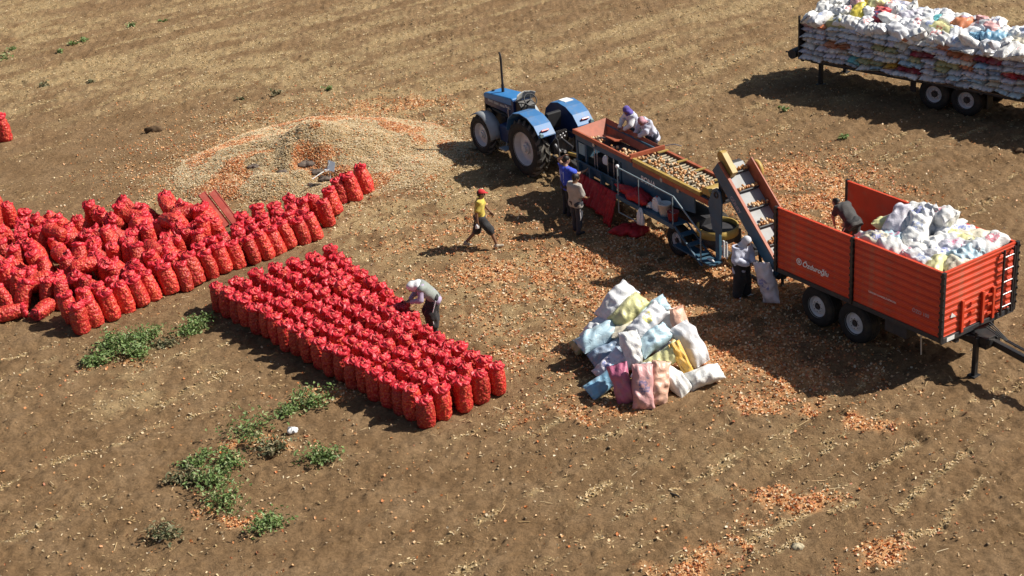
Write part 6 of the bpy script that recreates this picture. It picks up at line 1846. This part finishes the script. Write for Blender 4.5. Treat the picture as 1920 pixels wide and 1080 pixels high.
J = stand(); J.update(pelvis=(0, 0, .90), chest=(.03, 0, 1.26), neck=(.06, 0, 1.42), head=(.09, 0, 1.56), face=(1, 0, -.12), shL=(.06, .17, 1.37), shR=(.02, -.17, 1.37),
    elL=(.16, .24, 1.13), wrL=(.30, .22, .93), elR=(-.08, -.23, 1.11), wrR=(-.07, -.25, .86), hiL=(-.01, .09, .88), hiR=(.01, -.09, .88), knR=(.26, -.10, .52), anR=(.40, -.11, .10), knL=(-.10, .10, .48), anL=(-.42, .11, .15), toL=(1, 0, -.35), toR=(1, 0, .1))
person((-0.72, 39.50, 0), R(2), J, 'person in yellow shirt, red cap and black shorts striding across the open field', [('shirt', W_yel, {'sleeve': .7, 'inf': .02}), ('trousers', W_blk, {'len': 1.05, 'inf': .03, 'flare': .02, 'name': 'shorts'}), ('cap', W_red), ('hair', M_hair), ('shoes', W_sand)], (0.20, 0.105, 0.065), 0.99, 1)
lump('plastic_bag', (-0.80, 39.24, 0.72), (0.05, 0.04, 0.09), M_bag, 'small white bag in the hand of the striding person in yellow', 'bag', 12, rough=0.2)

J = stand(); J.update(elR=(.02, -.27, 1.12), wrR=(.22, -.20, 1.00), elL=(.04, .26, 1.12), wrL=(.22, .12, 1.02), anL=(.10, .16, .09), anR=(-.06, -.13, .09), knL=(.06, .14, .49), head=(.03, -.02, 1.57), face=(1, -.35, -.25))
person((1.88, 39.98, 0), R(38), J, 'person in grey T-shirt and dark trousers standing with back turned beside the grader', [('shirt', W_grey, {'sleeve': .85, 'inf': .026}), ('trousers', W_jean, {'inf': .016}), ('stripe', W_white, {'side': 'R', 'len': 1.2}), ('hair', M_hair), ('shoes', W_blk)], (0.28, 0.15, 0.09), 1.02, 2)
J = stand(); J.update(elL=(.02, .38, 1.50), wrL=(.07, .16, 1.66), shL=(0, .18, 1.42), elR=(.24, -.25, 1.22), wrR=(.46, -.22, 1.24), head=(.05, .03, 1.57), face=(1, -.1, -.35))
person((1.72, 41.28, 0), R(28), J, 'person in bright blue shirt with one hand raised to the head, beside hanging nets', [('shirt', W_blue, {'sleeve': .55, 'inf': .022}), ('print', W_lblue, {'back': True}), ('trousers', W_blk, {'inf': .02}), ('hair', M_hair), ('shoes', W_blk)], (0.34, 0.20, 0.13), 1.02, 3)
J = stand(); J.update(chest=(.03, 0, 1.25), neck=(.08, 0, 1.40), head=(.14, .02, 1.52), face=(1, .25, -.55), elL=(.04, .27, 1.10), wrL=(.26, .10, 1.00), elR=(.04, -.27, 1.10), wrR=(.26, -.08, .98), anL=(.02, .13, .09), anR=(-.02, -.15, .09))
person((5.62, 35.36, 0), R(-52), J, 'person in white hooded top and wide black trousers at the foot of the elevator', [('shirt', W_pale, {'sleeve': 1.9, 'inf': .05, 'hem': .16, 'fold': .004, 'name': 'jacket'}), ('trousers', W_blk, {'inf': .05, 'flare': .03, 'fold': .004}), ('scarf', W_hood, {'name': 'hood', 'tail': True}), ('shoes', W_white)], (0.30, 0.17, 0.11), 1.0, 4)
J = stand(); J.update(pelvis=(-.12, 0, .90), chest=(.12, 0, 1.16), neck=(.24, 0, 1.25), head=(.36, 0, 1.20), face=(.72, 0, -.75), shL=(.17, .17, 1.19), shR=(.17, -.17, 1.19), elL=(.24, .24, .94), wrL=(.44, .10, .87), elR=(.24, -.24, .94), wrR=(.42, -.10, .85),
    hiL=(-.12, .09, .86), hiR=(-.12, -.09, .86), knL=(0, .10, .48), knR=(.02, -.10, .48), anL=(-.05, .12, .09), anR=(-.04, -.12, .09))
person((-2.02, 34.80, 0), R(192), J, 'person in white headscarf bent low tying a red sack at the back of the block', [('shirt', W_lil, {'sleeve': 1.85, 'inf': .022, 'hem': .1}), ('vest', W_vest), ('skirt', W_blk), ('scarf', W_white, {'tail': False}), ('stripe', W_white, {'side': 'L', 'inf': .06, 'len': 1.6}), ('shoes', W_blk)], (0.32, 0.19, 0.13), 1.03, 5)
# two bending over the hopper from the far side
def on_machine(s, t, z): return tuple(MAM @ Vector((s, t, z)))
J = stand(); J.update(chest=(.12, 0, 1.24), neck=(.20, 0, 1.37), head=(.27, 0, 1.47), face=(.75, .15, -.65), shL=(.16, .17, 1.32), shR=(.16, -.17, 1.32), elL=(.30, .23, 1.10), wrL=(.46, .12, .98), elR=(.30, -.23, 1.10), wrR=(.46, -.12, .98), pelvis=(-.04, 0, .92))
person(on_machine(0.98, 1.38, 1.10), MY - R(90), J, 'person in purple headscarf and pale top leaning over the hopper', [('shirt', W_white, {'sleeve': 1.9, 'inf': .028, 'hem': .14}), ('trousers', W_navy, {'inf': .04, 'flare': .02}), ('vest', W_pale), ('scarf', W_pur), ('shoes', W_blk)], (0.28, 0.16, 0.10), 0.97, 6)
J = dict(J); J.update(chest=(.16, 0, 1.20), neck=(.26, .03, 1.30), head=(.34, .06, 1.38), face=(.6, .5, -.65), elR=(.22, -.33, 1.10), wrR=(.36, -.30, .92))
person(on_machine(1.76, 1.40, 1.10), MY - R(98), J, 'person in pale blue blouse bending over the hopper beside the purple headscarf', [('shirt', W_pale, {'sleeve': 1.9, 'inf': .04, 'hem': .14, 'fold': .004}), ('trousers', W_navy, {'inf': .04, 'flare': .02}), ('scarf', W_rose, {'tail': False}), ('shoes', W_blk)], (0.28, 0.16, 0.10), 0.97, 7)
# emptying sacks in the trailer
J = stand(); J.update(pelvis=(-.16, 0, .88), chest=(.16, 0, 1.12), neck=(.32, 0, 1.18), head=(.46, 0, 1.17), face=(.85, 0, -.55), shL=(.24, .16, 1.15), shR=(.24, -.16, 1.15), elL=(.34, .20, .92), wrL=(.34, .14, .68), elR=(.26, -.21, .92), wrR=(.32, -.16, .68),
    hiL=(-.16, .09, .86), hiR=(-.16, -.09, .86), knL=(.06, .11, .50), anL=(.10, .13, .09), knR=(-.14, -.10, .47), anR=(-.30, -.12, .09))
person(tuple(TRM @ Vector((1.12, 1.25, 1.46))), R(-56.45 + 176), J, 'person in charcoal T-shirt stooping over sacks inside the red trailer', [('shirt', W_char, {'sleeve': .6, 'inf': .02}), ('trousers', W_blk, {'inf': .016}), ('stripe', W_white, {'side': 'L', 'len': 1.0}), ('hair', M_hair), ('shoes', W_blk)], (0.34, 0.20, 0.13), 0.98, 8)

# ------------------------------------------------------------------ weeds
WEEDS = [(-10.1, 34.39, 0.26), (-9.85, 34.73, 0.36), (-9.46, 35.11, 0.39), (-8.98, 35.49, 0.34), (-8.01, 35.73, 0.34), (-7.81, 36.17, 0.21), (-5.93, 30.45, 0.49), (-5.35, 29.64, 0.3), (-4.68, 31.6, 0.34), (-4.26, 29.22, 0.34), (-7.0, 29.44, 0.25), (-7.06, 28.67, 0.29), (-6.49, 28.59, 0.4), (-6.18, 27.75, 0.45), (-5.2, 26.85, 0.32), (-7.13, 26.68, 0.27), (-5.19, 31.27, 0.24), (-18.92, 60.71, 0.29), (-18.97, 61.9, 0.19), (-16.88, 61.02, 0.17), (-16.58, 62.07, 0.19), (-16.25, 62.42, 0.25), (-14.62, 64.08, 0.17), (-13.43, 64.53, 0.15), (-16.49, 56.87, 0.18), (-14.83, 56.91, 0.16), (-5.89, 54.06, 0.17), (-8.86, 53.72, 0.15), (-7.66, 53.84, 0.26), (10.3, 45.44, 0.19), (9.09, 48.49, 0.15), (-9.15, 34.55, 0.30), (-9.8, 35.25, 0.28), (-8.55, 35.1, 0.24), (-6.3, 29.2, 0.26)]
WL = ['dark bushy weed at the left end of the clump beside the long sack line', 'green leafy weed, second from the left beside the long sack line', 'broad green weed in the middle of the clump beside the long sack line', 'green weed right of the middle in the clump beside the long sack line', 'green weed by the near left corner of the red sack block', 'small weed touching the shadow at the left corner of the red sack block',
      'tall dark weed below the shadow of the red sack block', 'yellowing weed in front of the tall dark one below the red block', 'weed half in the shadow of the red sack block', 'solitary low weed standing apart in the lower middle', 'small weed at the top of the lower left clump', 'dull weed on the left side of the lower left clump', 'dense green weed in the middle of the lower left clump', 'largest dense weed of the lower left clump', 'weed at the lower right end of the lower left clump, over its own shadow', 'pale low weed nearest the bottom edge on the left', 'thin weed between the tall dark weed and the block shadow',
      'dark weed at the left edge in the far field', 'smaller weed just behind the one at the far left edge', 'tiny weed right of the far left edge weeds', 'tiny weed before the largest far field weed', 'largest of the weeds in the far left field', 'tiny weed near the top left, right of the larger one', 'last tiny weed near the top edge on the left', 'dull tuft on the left above the lone red sack', 'dull tuft right of the one above the lone red sack', 'dark tuft behind the top of the waste heap', 'brownish tuft behind the left side of the waste heap', 'brown dry tuft close behind the waste heap', 'small green tuft near the shadow of the semitrailer', 'tiny tuft left of the semitrailer shadow', 'weed in front of the broad green one beside the long sack line', 'weed at the back of the clump touching the long sack line', 'yellowish low weed at the right front of the clump by the long line', 'loose weed above the dense one in the lower left clump']
M_leaf = flake_mat('weed_leaf', [(0.14, 0.22, 0.06), (0.18, 0.27, 0.08), (0.11, 0.18, 0.05), (0.21, 0.29, 0.10), (0.27, 0.29, 0.12), (0.15, 0.24, 0.065), (0.12, 0.20, 0.055)], 0.5, 0.25)
M_leafd = flake_mat('dry_weed_leaf', [(0.14, 0.14, 0.065), (0.20, 0.17, 0.085), (0.10, 0.12, 0.05), (0.27, 0.22, 0.12)], 0.6, 0.2)
M_stem = mat('weed_stem', (0.11, 0.10, 0.045), 0.7)
for i, (x, y, r) in enumerate(WEEDS):
    rs = np.random.RandomState(900 + i)
    t_ = empty('weed', (x, y, gz(x, y))); tag(t_, WL[i], 'weed', 'weeds growing in the field')
    near = y < 40
    r *= 1.38 if near else 1.1
    ns = 9 if near else 5
    st_ = MB(); px, py, pz = [], [], []
    for s_ in range(ns):
        a = rs.rand() * 2 * PI; sp_ = r * rs.uniform(0.35, 1.2); hh_ = r * rs.uniform(0.22, 0.66)
        pts = [(0, 0, -0.03), (sp_ * 0.45 * math.cos(a), sp_ * 0.45 * math.sin(a), hh_ * 0.65), (sp_ * math.cos(a + 0.3), sp_ * math.sin(a + 0.3), hh_)]
        st_.cyl(pts[0], pts[1], 0.008, 0.006, 5); st_.cyl(pts[1], pts[2], 0.006, 0.003, 5)
        m_ = 42 if near else 14
        u = rs.rand(m_) ** 0.7
        c0 = np.array(pts)
        P_ = np.where(u[:, None] < .5, c0[0] + (c0[1] - c0[0]) * (u[:, None] * 2), c0[1] + (c0[2] - c0[1]) * (u[:, None] * 2 - 1)) + rs.randn(m_, 3) * np.array([0.085, 0.085, 0.045]) * (r / 0.35)
        px.append(P_[:, 0]); py.append(P_[:, 1]); pz.append(np.maximum(P_[:, 2], 0.015))
    v, f = flakes(np.concatenate(px), np.concatenate(py), np.concatenate(pz), 0.068 if near else 0.085, np.full(sum(map(len, px)), 0.5), 0.4, 950 + i, 0.6)
    dry = i in (7, 11, 15, 24, 25, 27, 28, 33)
    link('foliage', np_mesh('foliage', v, f, M_leafd if dry else M_leaf), t_)
    st_.build('stem', M_stem, t_)

# ------------------------------------------------------------------ odds and ends
M_plank = mat('red_painted_board', (0.34, 0.045, 0.03), 0.6, 0, 0.2, 5, dirt=0.4, dirtcol=(0.35, 0.22, 0.15))
for i, (dx, lab) in enumerate(((0.0, 'red painted board leaning at the right end of the heap, left of its twin'), (0.28, 'red painted board leaning at the right end of the heap, right of its twin'))):
    b_ = MB(); b_.b2(-0.12, 0.12, -0.58, 0.58, -0.02, 0.02); b_.b2(-0.115, -0.09, -0.57, 0.57, 0.02, 0.032); b_.b2(0.09, 0.115, -0.57, 0.57, 0.02, 0.032)
    o = b_.build('board', M_plank, None, 0.004)
    yv = Vector((-0.52, 0.25, 0.80)).normalized(); zv = Vector((0.35, -0.75, 0.5)); zv = (zv - yv * zv.dot(yv)).normalized(); xv = yv.cross(zv)
    mw = Matrix((xv, yv, zv)).transposed().to_4x4(); mw.translation = Vector((-8.28 + dx, 42.5 + dx * 0.3, 0.46)); o.matrix_world = mw
    tag(o, lab, 'board', 'red boards at the heap')
b_ = MB(); b_.box((0, 0, 0), (0.42, 0.30, 0.02), Matrix.Rotation(R(48), 3, 'X') @ Matrix.Rotation(R(20), 3, 'Z')); b_.box((0, 0, 0.0), (0.03, 0.36, 0.03), Matrix.Rotation(R(48), 3, 'X'))
t_ = empty('metal_panel', (-5.12, 44.62, 0.62), R(20)); t_.scale = (0.62, 0.62, 0.8); tag(t_, 'small slate coloured panel with white bent frame behind the line of sacks', 'panel')
b_ = MB(); b_.box((0.1, 0, 0.10), (0.36, 0.025, 0.40), Matrix.Rotation(R(25), 3, 'Y') @ Matrix.Rotation(R(-30), 3, 'X')); b_.build('panel', mat('slate_sheet', (0.13, 0.15, 0.19), 0.5), t_)
b_ = MB(); b_.tube([(-0.95, -0.25, -0.18), (-0.45, -0.1, -0.06), (-0.12, 0, -0.02), (0.02, -0.02, 0.28)], 0.022, 8); b_.box((-0.14, -0.02, 0.0), (0.2, 0.2, 0.05)); b_.cyl((0.0, 0, -0.65), (0.0, 0, 0.0), 0.02); b_.build('frame', M_white, t_)
lump('plastic_bag', (-5.01, 30.39, 0.06), (0.11, 0.09, 0.08), M_bag, 'crumpled white plastic bag lying among the weeds below the red block', 'bag', 21)
M_clump = mat('dark_debris', (0.12, 0.092, 0.075), 0.9, 0, 0.3, 9, 0.5, 40)  # dark brown tone for the lumps in the heap front
for i, (x, y, a) in enumerate([(-5.95, 45.85, .26), (-5.6, 45.4, .2), (-5.3, 45.1, .2), (-6.6, 45.35, .14), (-7.55, 46.0, .16), (-5.75, 44.75, .13)]):
    lump('dark_clump', (x, y, float(mound_h(np.array([x]), np.array([y]))[0]) - 0.01), (a * 1.2, a * 0.8, a * 0.36), M_clump, 'dark clump, %s of those lodged in the front of the waste heap' % ORD[i], 'clump', 60 + i, 'dark clumps in the waste heap', rough=0.4)
lump('stone', (4.93, 24.74, 0.03), (0.12, 0.09, 0.07), mat('pale_stone', (0.42, 0.36, 0.24), 0.8, 0, 0.2, 8), 'pale flat stone on the soil near the bottom edge', 'stone', 22, rough=0.15)
lump('clod', (-11.47, 50.93, 0.06), (0.28, 0.14, 0.14), mat('dark_clod', (0.10, 0.06, 0.03), 0.9), 'dark brown clod left of the waste heap', 'clod', 23, rough=0.25)
lump('clod', (15.07, 43.42, 0.03), (0.22, 0.1, 0.08), bpy.data.materials['dark_clod'], 'small dark clod at the right picture edge', 'clod', 24, rough=0.25)
b_ = MB(); b_.cyl((-0.14, 0.16, 0.03), (0.0, 0.0, 0.05), 0.02, 0.018, 8); b_.cyl((0.0, 0.0, 0.05), (0.16, -0.14, 0.03), 0.018, 0.01, 8)
o = b_.build('stick', mat('dark_wood', (0.06, 0.045, 0.035), 0.8), None, loc=(2.95, 26.75, gz(2.95, 26.75))); tag(o, 'dark bent stick lying on the soil in the lower right', 'stick')
